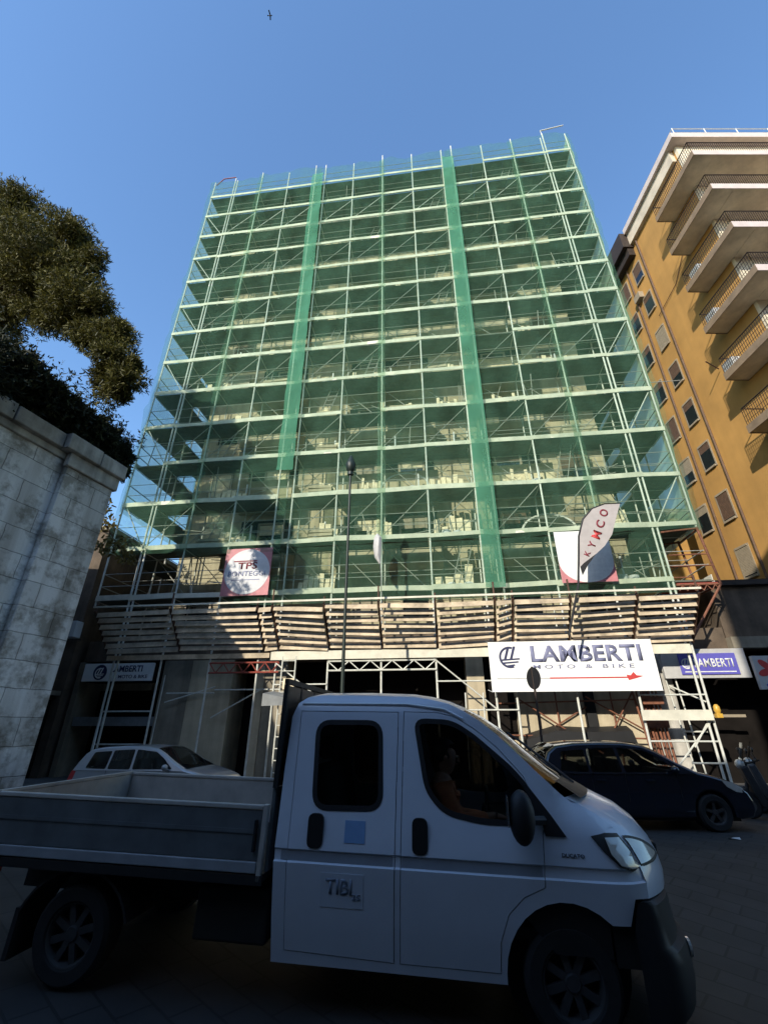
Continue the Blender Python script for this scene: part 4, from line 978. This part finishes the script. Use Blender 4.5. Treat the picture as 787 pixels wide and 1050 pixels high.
part(strip(top[:6]),'cab_back',M['truckw'],T,smooth=True)
part(strip(top[5:]),'cab_roof',M['truckw'],T,smooth=True)
part(MB().path([(-2.2,ty(2.14)-.004,2.135),(-1.2,ty(2.14)-.004,2.15),(-.86,ty(2.1)-.004,2.115),(-.70,ty(2.05)-.004,2.04)],.012,5),'roof_gutter',M['truckw'],body)
part(strip(wsh),'windscreen',M['screen'],T,smooth=True)
part(strip(hood),'bonnet',M['truckw'],T,smooth=True)
# black cowl under the windscreen, wipers
def onstrip(x,z,Y,l=.006):
    return Vector((x+wx(x)*g_(Y),Y,z+.05*g_(Y)*.6+l))
mb=MB()
for i in range(16):
    y0=.12+(W-.24)*i/16;y1=.12+(W-.24)*(i+1)/16
    mb.face([onstrip(-.02,1.575,y0),onstrip(-.02,1.575,y1),onstrip(.15,1.455,y1,.012),onstrip(.15,1.455,y0,.012)])
part(mb,'cowl',M['black'],T)
for yy in (.45,1.2): part(MB().path([onstrip(.06,1.5,yy,.03),onstrip(-.28,1.81,yy+.25,.03),onstrip(-.36,1.885,yy+.3,.02)],.012,5),'wiper',M['black'],T)
# headlights
def headlight(flip):
    pts=[(.24,1.235),(.36,1.255),(.475,1.245),(.565,1.14),(.645,1.035),(.52,1.02),(.42,1.055),(.32,1.14)]
    ins=shrink(pts,.03)
    def yf(x,z,o):
        t=max(0,(x-.22)); y=ty(z,x)-.014+o+.42*max(0,x-.40)**2
        return W-y if flip else y
    h=part(bend_panel(fill2d(pts,[],(1.1,1.18),(.35,.45,.55)),lambda x,z:yf(x,z,0),-.02 if flip else .03),'headlight',M['black'],T,smooth=True)
    lens=[(.345,1.23),(.475,1.225),(.55,1.13),(.615,1.045),(.52,1.035),(.43,1.065),(.37,1.13)]
    part(bend_panel(fill2d(lens,[],(1.1,1.18),(.45,.55)),lambda x,z:yf(x,z,-.006),-.01 if flip else .003),'lens',M['lens'],h,smooth=True)
headlight(False); headlight(True)
def hx(z):
    for (a,b) in zip(hood,hood[1:]):
        if b[1]<=z<=a[1]: return a[0]+(b[0]-a[0])*(a[1]-z)/(a[1]-b[1])
    return .6
def onhood(z,Y,o=.012):
    x=hx(z); q=min(Y,W-Y); yy=Y+(ty(z,x) if Y<W/2 else -ty(z,x))*(1-min(1,q/.6))
    return Vector((x+wx(x)*g_(Y)+o,yy,z+.05*g_(Y)*.6*min(1,max(0,(z-.9)*2))+o*.4))
for fl in (0,1):
    for (nm,mm,y0,y1,pad,o) in (('headlight',M['black'],.0,.40,0,.010),('lens',M['lens'],.0,.34,.02,.016)):
        mb=MB(); g=[]
        for i in range(11):
            t=i/10; Y=y0+(y1-y0)*t; zt=1.225-pad-.13*t**1.5; zb=1.03+pad+.03*t*t
            g.append([mb.bm.verts.new(onhood(zb+(zt-zb)*j/5,W-Y if fl else Y,o)) for j in range(6)])
        for i in range(10):
            for j in range(5): mb.bm.faces.new((g[i][j],g[i+1][j],g[i+1][j+1],g[i][j+1]))
        if nm=='headlight': hh=part(mb,'headlight_wrap',mm,T,smooth=True)
        else: part(mb,nm,mm,hh,smooth=True)
# bumper: wraps round the front
mb=MB(); prof=[(.455,.69),(.50,.845),(.575,.856),(.605,.835),(.615,.74),(.632,.60),(.675,.57),(.69,.50),(.695,.34),(.672,.24),(.62,.19),(.46,.19)]
YS=[0,.012,.03,.06,.11,.18,.28,.42,.6,.8,1.01]; YS=YS+[W-y for y in YS[-2::-1]]
g=[]
for Y in YS:
    q=min(Y,W-Y); k=g_(Y); e=.055*(1-min(1,q/.09))**2
    g.append([mb.bm.verts.new(((x if x<.52 else x-e*(x-.45)/.24)+(.34*k if x>.52 else .30*k),Y+(.018 if Y<1 else -.018)*(1-min(1,q/.03)),z)) for (x,z) in prof])
for i in range(len(g)-1):
    for j in range(len(prof)-1): mb.bm.faces.new((g[i][j],g[i+1][j],g[i+1][j+1],g[i][j+1]))
mb.bm.faces.new(g[0]); mb.bm.faces.new(g[-1][::-1])
bu=part(mb,'bumper',M['black'],T,smooth=True)
mb=MB()
for z in (.36,.41,.46): mb.box(1.015,1.038,.85,W-.85,z,z+.025)
part(mb,'lower_grille',M['greypaint'],bu)
part(MB().box(1.036,1.046,.78,1.24,.40,.51),'number_plate',M['white'],bu); part(MB().lathe([(0,-.0),(.06,0),(.06,.02)],(.93,.42,.50),'x',14),'fog_lamp',M['lens'],bu)
part(MB().box(.86,.93,.62,1.4,.90,1.12),'grille',M['black'],T,bevel=.02)
# mirror
mb=MB(); mb.path([(-.10,.03,1.32),(-.26,-.10,1.33)],.035,6); mi=part(mb,'mirror',M['black'],T)
mb=MB(); mb.ball((-.29,-.15,1.36),.16,.62,.55,1.15,3); part(mb,'mirror_housing',M['black'],mi,smooth=True)
part(MB().obox((-.395,-.15,1.40),(.004,0,0),(0,.06,0),(0,0,.10)),'mirror_glass',M['chrome'],mi)
part(bend_panel(fill2d([(-.10,1.22),(.06,1.22),(-.04,1.36),(-.20,1.56),(-.235,1.56),(-.12,1.34)],[],(1.3,)),lambda x,z:ty(z)-.012,.006),'mirror_triangle',M['black'],mi)
mb=MB(); mb.ball((-.18,W+.17,1.37),.16,.62,.55,1.15,3); mb.path([(-.10,W-.03,1.32),(-.15,W+.1,1.33)],.035,6); part(mb,'mirror',M['black'],T,smooth=True)
# inside of the cab
part(MB().box(-2.2,.0,.14,W-.14,.55,.62),'cab_floor',M['black'],T)
part(MB().prism([(-.05,.08,1.2),(-.45,.08,1.18),(-.5,.08,.9),(-.1,.08,.5),(.3,.08,.5),(.3,.08,1.3)],(0,W-.16,0)),'dashboard',M['black'],T)
part(MB().box(.32,.62,.1,W-.1,.45,.85),'engine_bay',M['chassis'],T)
def seat(x,y0,y1):
    s=part(MB().box(x-.45,x+.08,y0,y1,.63,.98),'seat',M['cushion'],T,bevel=.04)
    part(MB().prism([(x-.42,y0,.985),(x-.28,y0,.985),(x-.42,y0,1.6),(x-.55,y0,1.6)],(0,y1-y0,0)),'backrest',M['cushion'],s,bevel=.04)
    part(MB().box(x-.58,x-.46,(y0+y1)/2-.13,(y0+y1)/2+.13,1.63,1.84),'headrest',M['cushion'],s,bevel=.04)
seat(-.72,.18,.72); seat(-.72,1.3,1.84); seat(-1.62,.15,1.87)
part(MB().lathe([(.185,-.012),(.20,0),(.185,.012),(.172,0),(.185,-.012)],(-.42,1.57,1.2),'x',24),'steering_wheel',M['black'],T,smooth=True)
# chassis, bed
part(MB().box(-4.9,-.5,.55,.68,.50,.68).box(-4.9,-.5,1.34,1.47,.50,.68).box(-4.7,-4.6,.68,1.34,.52,.66).box(-3.0,-2.9,.68,1.34,.52,.66),'chassis_frame',M['chassis'],T)
part(MB().box(-2.95,-2.33,.16,.5,.36,.72),'tool_locker',M['chassis'],T,bevel=.02)
part(MB().box(-2.2,-.5,.25,W-.25,.26,.32),'underbody',M['chassis'],T)
part(MB().box(-4.98,-2.36,.03,W-.03,.80,.85).box(-4.98,-2.36,.0,.028,.78,.845),'load_bed',M['chassis'],T)
def dropside(y,flip):
    o=1 if flip else -1
    mb=MB(); mb.box(-4.98,-2.42,y-.014,y+.014,.935,1.285); d=part(mb,'dropside',M['bedin'] if flip else M['bed'],T,bevel=.004)
    yo=y+o*.016
    part(MB().box(-4.98,-2.42,y-.022,y+.022,1.288,1.325),'top_rail',M['bedin'],d,bevel=.008)
    part(MB().box(-4.98,-2.42,min(yo,yo+o*.014),max(yo,yo+o*.014),.855,.932).box(-4.98,-2.42,y-.013,y+.013,.855,.932),'bottom_rail',mat('pale_steel_rail',(.36,.38,.40),.45,.2,.2,4),d,bevel=.006)
    for z in (1.12,): part(MB().box(-4.95,-2.45,min(yo,yo+o*.006),max(yo,yo+o*.006),z,z+.03),'pressing_rib',M['bed'],d)
    part(MB().box(-2.415,-2.375,y-.03,y+.03,.80,1.33),'corner_post',M['bedin'],T,bevel=.006)
    part(MB().box(-2.47,-2.45,min(yo,yo+o*.03),max(yo,yo+o*.03),1.0,1.22),'latch',M['black'],d)
dropside(.03,False); dropside(W-.03,True)
tg=part(MB().box(-5.01,-4.983,.03,W-.03,.86,1.30),'tailgate',M['bedin'],T,bevel=.006); part(MB().box(-5.02,-4.975,.03,W-.03,1.303,1.33),'top_rail',M['bedin'],tg)
part(MB().box(-2.368,-2.34,.06,W-.06,.86,1.45),'headboard',M['bed'],T)
mb=MB()
for y in (.06,.5,1.0,1.5,W-.06): mb.box(-2.365,-2.325,y-.025,y+.025,1.453,2.3)
mb.box(-2.365,-2.325,.035,W-.035,2.303,2.35).box(-2.365,-2.325,.09,.47,1.9,1.94)
part(mb,'headboard_rack',M['chassis'],T)
part(MB().box(-2.36,-2.33,.09,W-.09,1.46,2.29),'rack_mesh',M['black'],T)
# mudguards, wheels
for y0 in (.06,W-.44):
    mb=MB(); n=12
    for i in range(n):
        a0=R(15)+R(150)*i/n;a1=R(15)+R(150)*(i+1)/n; c=(-3.98,.34)
        mb.prism([(c[0]+.50*math.cos(a0),y0,c[1]+.44*math.sin(a0)),(c[0]+.50*math.cos(a1),y0,c[1]+.44*math.sin(a1)),(c[0]+.52*math.cos(a1),y0,c[1]+.46*math.sin(a1)),(c[0]+.52*math.cos(a0),y0,c[1]+.46*math.sin(a0))],(0,.38,0))
    part(mb,'mudguard',M['chassis'],T)
    part(MB().box(-4.5,-4.46,y0,y0+.36,.16,.5),'mud_flap',M['tyre'],T)
for c in ((0,.075,.34),(-3.98,.09,.34)): wheel(T,c,.34,.23,-1,spokes=8)
for c in ((0,W-.03,.34),(-3.98,W-.09,.34)): wheel(T,c,.34,.23,1,spokes=8)
mb=MB(); mb.lathe([(0,.06),(.47,.06)],(0,.27,.38),'y',24); part(mb,'wheel_well',M['chassis'],T)
part(MB().tube((-3.98,.2,.34),(-3.98,1.8,.34),.07,8).tube((0,.2,.34),(0,1.8,.34),.06,8),'axle',M['chassis'],T)
for y in (.12,W-.32): part(MB().box(-5.02,-4.98,y,y+.2,.66,.76),'tail_light',M['red'],T)

# ---- passenger in a rust-coloured jacket (one skinned body, clothing as children)
def skin_body(name,verts,edges,rad,m,parent,subd=2):
    me=bpy.data.meshes.new(name); me.from_pydata(verts,edges,[]); o=bpy.data.objects.new(name,me); COL.objects.link(o); o.parent=parent
    a=o.modifiers.new('skin','SKIN'); a.use_smooth_shade=True
    for i,r_ in enumerate(rad): me.skin_vertices[0].data[i].radius=(r_,r_) if not isinstance(r_,tuple) else r_
    me.skin_vertices[0].data[0].use_root=True
    b=o.modifiers.new('s','SUBSURF'); b.levels=subd; b.render_levels=subd
    me.materials.append(m); return o
pm=Matrix.LocRotScale(TR,Euler((0,R(1.5),R(-7.2))),None)
pw=pm@Vector((-.86,.38,.98))
PE=thing('person','person in a rust-coloured jacket sitting by the front window of the white truck','person',pw,'l',rot=(0,0,R(-7.2))); ORG[PE.name]=(0,0,0)
V=[(0,0,.10),(-.02,0,.28),(-.03,0,.46),(-.02,0,.56),(0,0,.61),(.02,0,.665),(.035,0,.75),(.03,0,.825),
   (-.02,-.17,.50),(.10,-.23,.28),(.36,-.12,.30),(.43,-.10,.31),
   (-.02,.17,.50),(.10,.22,.26),(.34,.14,.26),(.41,.12,.27),
   (.08,-.10,.10),(.44,-.12,.12),(.50,-.12,-.28),(.62,-.12,-.33),
   (.08,.10,.10),(.44,.12,.12),(.50,.12,-.28),(.62,.12,-.33)]
Ed=[(0,1),(1,2),(2,3),(3,4),(4,5),(5,6),(6,7),(3,8),(8,9),(9,10),(10,11),(3,12),(12,13),(13,14),(14,15),(0,16),(16,17),(17,18),(18,19),(0,20),(20,21),(21,22),(22,23)]
Ra=[.13,.125,.14,.10,.062,.082,.10,.078,.065,.052,.036,.034,.065,.052,.036,.034,.085,.065,.045,.04,.085,.065,.045,.04]
skin_body('body',V,Ed,Ra,M['skin'],PE)
skin_body('jacket',[V[i] for i in (0,1,2,3,8,9,10,12,13,14)],[(0,1),(1,2),(2,3),(3,4),(4,5),(5,6),(3,7),(7,8),(8,9)],[.15,.15,.165,.125,.09,.07,.05,.09,.07,.05],M['rustcloth'],PE)
skin_body('trousers',[V[i] for i in (0,16,17,18,20,21,22)],[(0,1),(1,2),(2,3),(0,4),(4,5),(5,6)],[.14,.10,.078,.06,.10,.078,.06],M['trouser'],PE)
mb=MB().ball((.0,0,.79),.118,1.02,.92,.95,3)
for v in list(mb.bm.verts):
    if v.co.x>.065 and v.co.z<.84: mb.bm.verts.remove(v)
part(mb,'hair',M['hair'],PE,smooth=True)
for sy in (-1,1):
    part(MB().ball((.122,sy*.035,.745),.012,1,1,.8,1),'eye',M['acwhite'],PE); part(MB().ball((.02,sy*.10,.735),.028,.8,.4,1.1,1),'ear',M['skin'],PE,smooth=True)
part(MB().prism([(.125,-.012,.755),(.125,.012,.755),(.123,.018,.705),(.123,-.018,.705)],(.022,0,-.008)),'nose',M['skin'],PE); part(MB().box(.112,.124,-.024,.024,.682,.69),'mouth',M['pinkred'],PE)
for w_,sg in ((11,-1),(15,1)): # hands: palm, four fingers and a thumb resting on the knees
    b_=Vector(V[w_]); hv=[tuple(b_-Vector((.03,0,0))),tuple(b_+Vector((.04,0,-.015)))]; he=[(0,1)]; hr=[.028,.032]
    for q in range(4):
        o0=Vector((.075,-.030+.02*q,-.02)); l=(.030,.036,.034,.026)[q]; n0=len(hv)
        hv+= [tuple(b_+o0),tuple(b_+o0+Vector((l,0,-.012))),tuple(b_+o0+Vector((l*1.7,0,-.035)))]; he+=[(1,n0),(n0,n0+1),(n0+1,n0+2)]; hr+=[.0095,.009,.008]
    n0=len(hv); hv+=[tuple(b_+Vector((.02,sg*-.035,-.01))),tuple(b_+Vector((.055,sg*-.055,-.025)))]; he+=[(0,n0),(n0,n0+1)]; hr+=[.011,.009]
    skin_body('hand',hv,he,hr,M['skin'],PE,1)

# ---- parked cars
def car(name,label,org,yaw,paint,rimspokes=5,wagon=False,LEN=3.9):
    t=thing(name,label,'car',org,'l',rot=(0,0,yaw)); ORG[t.name]=(0,0,0)
    Wc=1.68; 
    def yb(z): 
        a=max(0,z-.92)*.36
        if z<.35: a+=(.35-z)*.25
        if z>.62 and z<.92: a+=(z-.62)*.05
        return a
    bot=.2
    rear=[(.06,bot+.03),(.0,.48),(.015,.72),(.05,.86),(.10,.93)]
    front=[(2.98,.945),(3.2,.90),(3.45,.83),(3.66,.75),(3.8,.63),(3.86,.5),(3.86,.36),(3.8,bot+.03)]
    if wagon: roof=[(.10,.93),(.16,1.08),(.27,1.27),(.42,1.36),(.7,1.40),(1.3,1.43),(1.8,1.42),(2.1,1.375),(2.3,1.29),(2.66,1.10),(2.98,.945)]
    else: roof=[(.10,.93),(.14,1.06),(.25,1.27),(.42,1.385),(.8,1.435),(1.3,1.45),(1.78,1.44),(2.12,1.395),(2.36,1.29),(2.68,1.10),(2.98,.945)]
    fa=[(3.13+.34*math.cos(a),.31+.34*math.sin(a)) for a in [R(-15)+R(210)*i/14 for i in range(15)]]
    ra=[(.68+.34*math.cos(a),.31+.34*math.sin(a)) for a in [R(-15)+R(210)*i/14 for i in range(15)]]
    prof=rear+roof[1:]+front[1:]+[(3.6,bot)]+fa+[(2.7,bot),(1.1,bot)]+ra+[(.3,bot)]
    st=[0,.012,.04,.1,.3,Wc/2]; st=st+[Wc-y for y in st[-2::-1]]
    mb=MB(); rings=[]
    for Y in st:
        q=min(Y,Wc-Y); e=.035*(1-min(1,q/.04))**1.5; k=1-(1-min(1,q/(Wc/2)))**2.4
        pp=shrink(prof,e) if e>1e-4 else prof
        row=[]
        for (x,z) in pp:
            X=x+(.10*k*max(0,(x-2.6)/1.26)**1.5 if x>2.6 else -.07*k*max(0,(.5-x)/.5) if x<.5 else 0)
            Zr=z+(.035*k if z>1.2 else .03*k if (z>.8 and x>2.9) else 0)
            s_=yb(z)*(1-min(1,q/.7)); row.append(mb.bm.verts.new((X,Y+(s_ if Y<Wc/2 else -s_),Zr)))
        rings.append(row)
    n=len(prof)
    for ri,(A,B_) in enumerate(zip(rings,rings[1:])):
        for i in range(n):
            if i in (4,5,6,11,12,13) and st[ri]>=.1 and st[ri+1]<=Wc-.1: continue
            mb.bm.faces.new((A[i],A[(i+1)%n],B_[(i+1)%n],B_[i]))
    b=part(mb,'body',paint,t,smooth=True)
    wins=[[(.42,.965),(.95,.95),(.95,1.33),(.50,1.30)],[(1.0,.95),(1.58,.945),(1.54,1.365),(1.0,1.34)],[(1.64,.945),(2.66,.96),(2.36,1.18),(2.12,1.315),(1.60,1.365)]]
    for wp in wins:
        for fl in (0,1):
            wp2=rnd_poly(wp,.04,3)
            part(bend_panel(fill2d(wp2,[],(1.0,1.1,1.2,1.3)),lambda x,z:(yb(z)-.003 if not fl else Wc-yb(z)+.003),.002 if not fl else -.002),'side_window',M['carglass'],t)
    for fl in (0,1):
        part(bend_panel(fill2d(shrink(prof,.035),[rnd_poly(q_,.04,3) for q_ in wins],(.35,.5,.62,.8,.92,1.1,1.25)),lambda x,z:(yb(z) if not fl else Wc-yb(z)),.02 if not fl else -.02),'body_side',paint,t,smooth=True)
    part(MB().box(.5,3.0,.2,Wc-.2,.42,.47),'cabin_floor',M['black'],t)
    part(MB().prism([(2.62,.2,.95),(2.9,.2,.93),(2.9,.2,.5),(2.5,.2,.5)],(0,Wc-.4,0)),'dashboard',M['black'],t)
    for y0,y1 in ((.26,.74),(.94,1.42)):
        for xs_ in (1.75,): part(MB().prism([(xs_-.05,y0,.5),(xs_+.45,y0,.5),(xs_+.42,y0,.62),(xs_+.08,y0,.62),(xs_-.1,y0,1.15),(xs_-.2,y0,1.15)],(0,y1-y0,0)),'seat',M['cushion'],t,bevel=.03)
    part(MB().prism([(.85,.25,.5),(1.3,.25,.5),(1.25,.25,.6),(.98,.25,.6),(.85,.25,1.1),(.75,.25,1.1)],(0,Wc-.5,0)),'rear_seat',M['cushion'],t,bevel=.03)
    # windscreen and rear screen lie 6 mm proud of the shell
    for (seq,nm) in ((roof[7:11],'windscreen'),(roof[0:4],'rear_screen')):
        mb=MB(); g=[]
        for Y in [.14,.3,.55,Wc/2,Wc-.55,Wc-.3,Wc-.14]:
            q=min(Y,Wc-Y);k=1-(1-min(1,q/(Wc/2)))**2.4; row=[]
            for i,(x,z) in enumerate(seq):
                X=x+(.10*k*max(0,(x-2.6)/1.26)**1.5 if x>2.6 else -.07*k*max(0,(.5-x)/.5) if x<.5 else 0); Zr=z+(.035*k if z>1.2 else .03*k if (z>.8 and x>2.9) else 0)
                nx=1 if nm=='windscreen' else -1; s_=yb(z)*(1-min(1,q/.7))
                row.append(mb.bm.verts.new((X+nx*.008,Y+(s_ if Y<Wc/2 else -s_),Zr+.012)))
            g.append(row)
        for i in range(len(g)-1):
            for j in range(len(seq)-1): mb.bm.faces.new((g[i][j],g[i+1][j],g[i+1][j+1],g[i][j+1]))
        part(mb,nm,M['carglass'],t,smooth=True)
    for fl in (0,1):
        Yf=(lambda z,o=0:(yb(z)-.004-o) if not fl else Wc-yb(z)+.004+o); th=.003 if not fl else -.003
        hl=[(3.36,.84),(3.56,.785),(3.72,.70),(3.74,.62),(3.58,.64),(3.44,.72)]
        h=part(bend_panel(fill2d(hl,[],(),(3.5,3.6)),lambda x,z:Yf(z)+(.02 if not fl else -.02)*max(0,(x-3.5))*4-(.012 if not fl else -.012),th*3),'headlight',M['lens'],t,smooth=True)
        part(bend_panel(fill2d([(.02,.66),(.14,.64),(.20,.9),(.1,.92)],[]),lambda x,z:Yf(z),th),'tail_light',M['red'],t)
        for dx in (1.06,1.98): part(MB().box(dx,dx+.16,min(Yf(.8),Yf(.8,.025)),max(Yf(.8),Yf(.8,.025)),.80,.83),'door_handle',paint,t,bevel=.006)
        for dx in (.98,1.61,2.58): part(bend_panel(fill2d([(dx,.3),(dx+.008,.3),(dx+.008,.93),(dx,.93)],[],(.5,.62,.8)),lambda x,z:Yf(z)+(.002 if not fl else -.002),th*.5),'door_seam',M['black'],b)
        y0=-.09 if not fl else Wc+.09
        part(MB().ball((2.52,y0,1.0),.085,.8,1.1,.8,2).tube((2.52,y0,.98),(2.56,y0+(.12 if not fl else -.12),.95),.02,5),'mirror',paint,t,smooth=True)
        for xw in (.68,3.13): wheel(t,(xw,.005 if not fl else Wc-.005,.30),.30,.19,-1 if not fl else 1,spokes=rimspokes,m_r='rim')
        for xw in (.68,3.13): part(MB().lathe([(0,0),(.36,0)],(xw,.22 if not fl else Wc-.22,.33),'y',20),'wheel_well',M['chassis'],t)
    part(MB().box(3.9,3.965,.5,Wc-.5,.36,.52),'grille',M['black'],t,bevel=.01); part(MB().box(3.965,3.975,.6,Wc-.6,.30,.40),'number_plate',M['white'],t)
    part(MB().box(.35,3.6,.12,Wc-.12,.16,.22),'underbody',M['chassis'],t)
    return t
def gpt(x,y): return Vector((x,y,gz(x,y)))
car('parked_car','dark blue hatchback parked at the kerb beyond the white truck nose',gpt(3.02,9.95),R(-3),M['carblue'],5)
car('parked_car','silver car parked before the left shop, mostly hidden by the truck bed',gpt(-7.1,11.5),R(-6),M['carsilver'],5,True).scale=(.92,.92,.93)
# ---- scooters at the right edge (front wheel to the left)
def scooter(label,x,y,yaw,col):
    t=thing('scooter',label,'scooter',Vector((x,y,gz(x,y))),'l',rot=(0,0,yaw),group='scooters parked at the kerb'); ORG[t.name]=(0,0,0)
    for xx in (0,1.25):
        w_=part(MB().lathe([(.13,-.05),(.2,-.055),(.235,-.03),(.24,0),(.235,.03),(.2,.055),(.13,.05)],(xx,0,.24),'y',26),'wheel',M['tyre'],t,smooth=True)
        part(MB().lathe([(0,-.03),(.05,-.05),(.06,-.03),(.13,-.045),(.135,.045),(.05,.05),(0,.03)],(xx,0,.24),'y',20),'rim',M['rim'],w_,smooth=True)
    part(MB().prism([(-.2,-.06,.52),(.0,-.06,.54),(.22,-.06,.42),(.2,-.06,.38),(0,-.06,.49),(-.18,-.06,.48)],(0,.12,0)),'front_mudguard',col,t,bevel=.01)
    part(MB().prism([(.02,-.18,.95),(.16,-.16,.98),(.30,-.2,.45),(.34,-.2,.22),(.22,-.2,.22),(.12,-.2,.5)],(0,.38,0)),'leg_shield',col,t,bevel=.03)
    part(MB().box(.3,.75,-.17,.17,.2,.27),'footboard',M['black'],t,bevel=.02)
    part(MB().prism([(.70,-.17,.22),(.74,-.17,.66),(1.5,-.15,.74),(1.62,-.12,.68),(1.3,-.16,.42),(.95,-.17,.25)],(0,.32,0)),'body',col,t,bevel=.04)
    part(MB().prism([(.72,-.15,.67),(.76,-.15,.76),(1.1,-.15,.76),(1.5,-.13,.83),(1.58,-.12,.76),(1.45,-.13,.745)],(0,.28,0)),'seat',M['cushion'],t,bevel=.03)
    part(MB().path([(.0,0,.26),(.13,0,.9),(.17,0,1.05)],.035,8),'fork',M['black'],t)
    part(MB().path([(.24,-.34,1.06),(.17,-.1,1.03),(.17,.1,1.03),(.24,.34,1.06)],.018,6),'handlebar',M['black'],t)
    part(MB().ball((.06,0,1.0),.12,.8,1.1,.85,2),'headlight',M['lens'],t,smooth=True)
    part(MB().prism([(.08,-.17,1.05),(.08,.17,1.05),(.2,.13,1.42),(.2,-.13,1.42)],(.008,0,0)),'windshield',M['glass'],t)
    for sy in (-1,1):
        mb=MB().path([(.2,sy*.25,1.06),(.16,sy*.32,1.22)],.008,5); mr=part(mb,'mirror',M['black'],t)
        part(MB().ball((.17,sy*.34,1.27),.065,.4,1.3,.8,2),'mirror_head',M['black'],mr,smooth=True)
    part(MB().path([(1.2,.2,.25),(1.5,.2,.3),(1.7,.2,.36)],[.03,.045,.045],8),'exhaust',M['rim'],t); part(MB().path([(.65,-.1,.2),(.6,-.24,.01)],.014,5),'stand',M['chrome'],t)
    part(MB().box(1.2,1.3,-.08,.08,.24,.5),'engine',M['chassis'],t)
    return t
scooter('black scooter with windshield parked beyond the dark car nose',7.72,11.15,R(-24),M['black'])
scooter('grey scooter parked behind the black one at the right edge',8.35,11.75,R(-32),M['dgrey'])

# ---- litter on the road
for k,(x,y,lb) in enumerate(((618,854,'crumpled pale paper scrap lying on the road beyond the truck nose'),(752,857,'flattened pale paper scrap lying on the road near the dark car wheel'))):
    v=ray(x,y,1.0)-Vector((0,0,1.75)); t_=-1.70/v.z; q=Vector((0,0,1.75))+v*t_; q.z=gz(q.x,q.y)
    mb=MB(); N_=9; c=[q+Vector((.13*math.cos(2*PI*i/N_)*rnd.uniform(.6,1.3),.08*math.sin(2*PI*i/N_)*rnd.uniform(.6,1.3),rnd.uniform(.004,.03+.03*(1-k)))) for i in range(N_)]
    top_=q+Vector((0,0,.045 if k==0 else .02))
    for i in range(N_): mb.face([c[i],c[(i+1)%N_],top_])
    solo(mb,'paper_scrap',M['acwhite'],lb,'litter',q,'w')
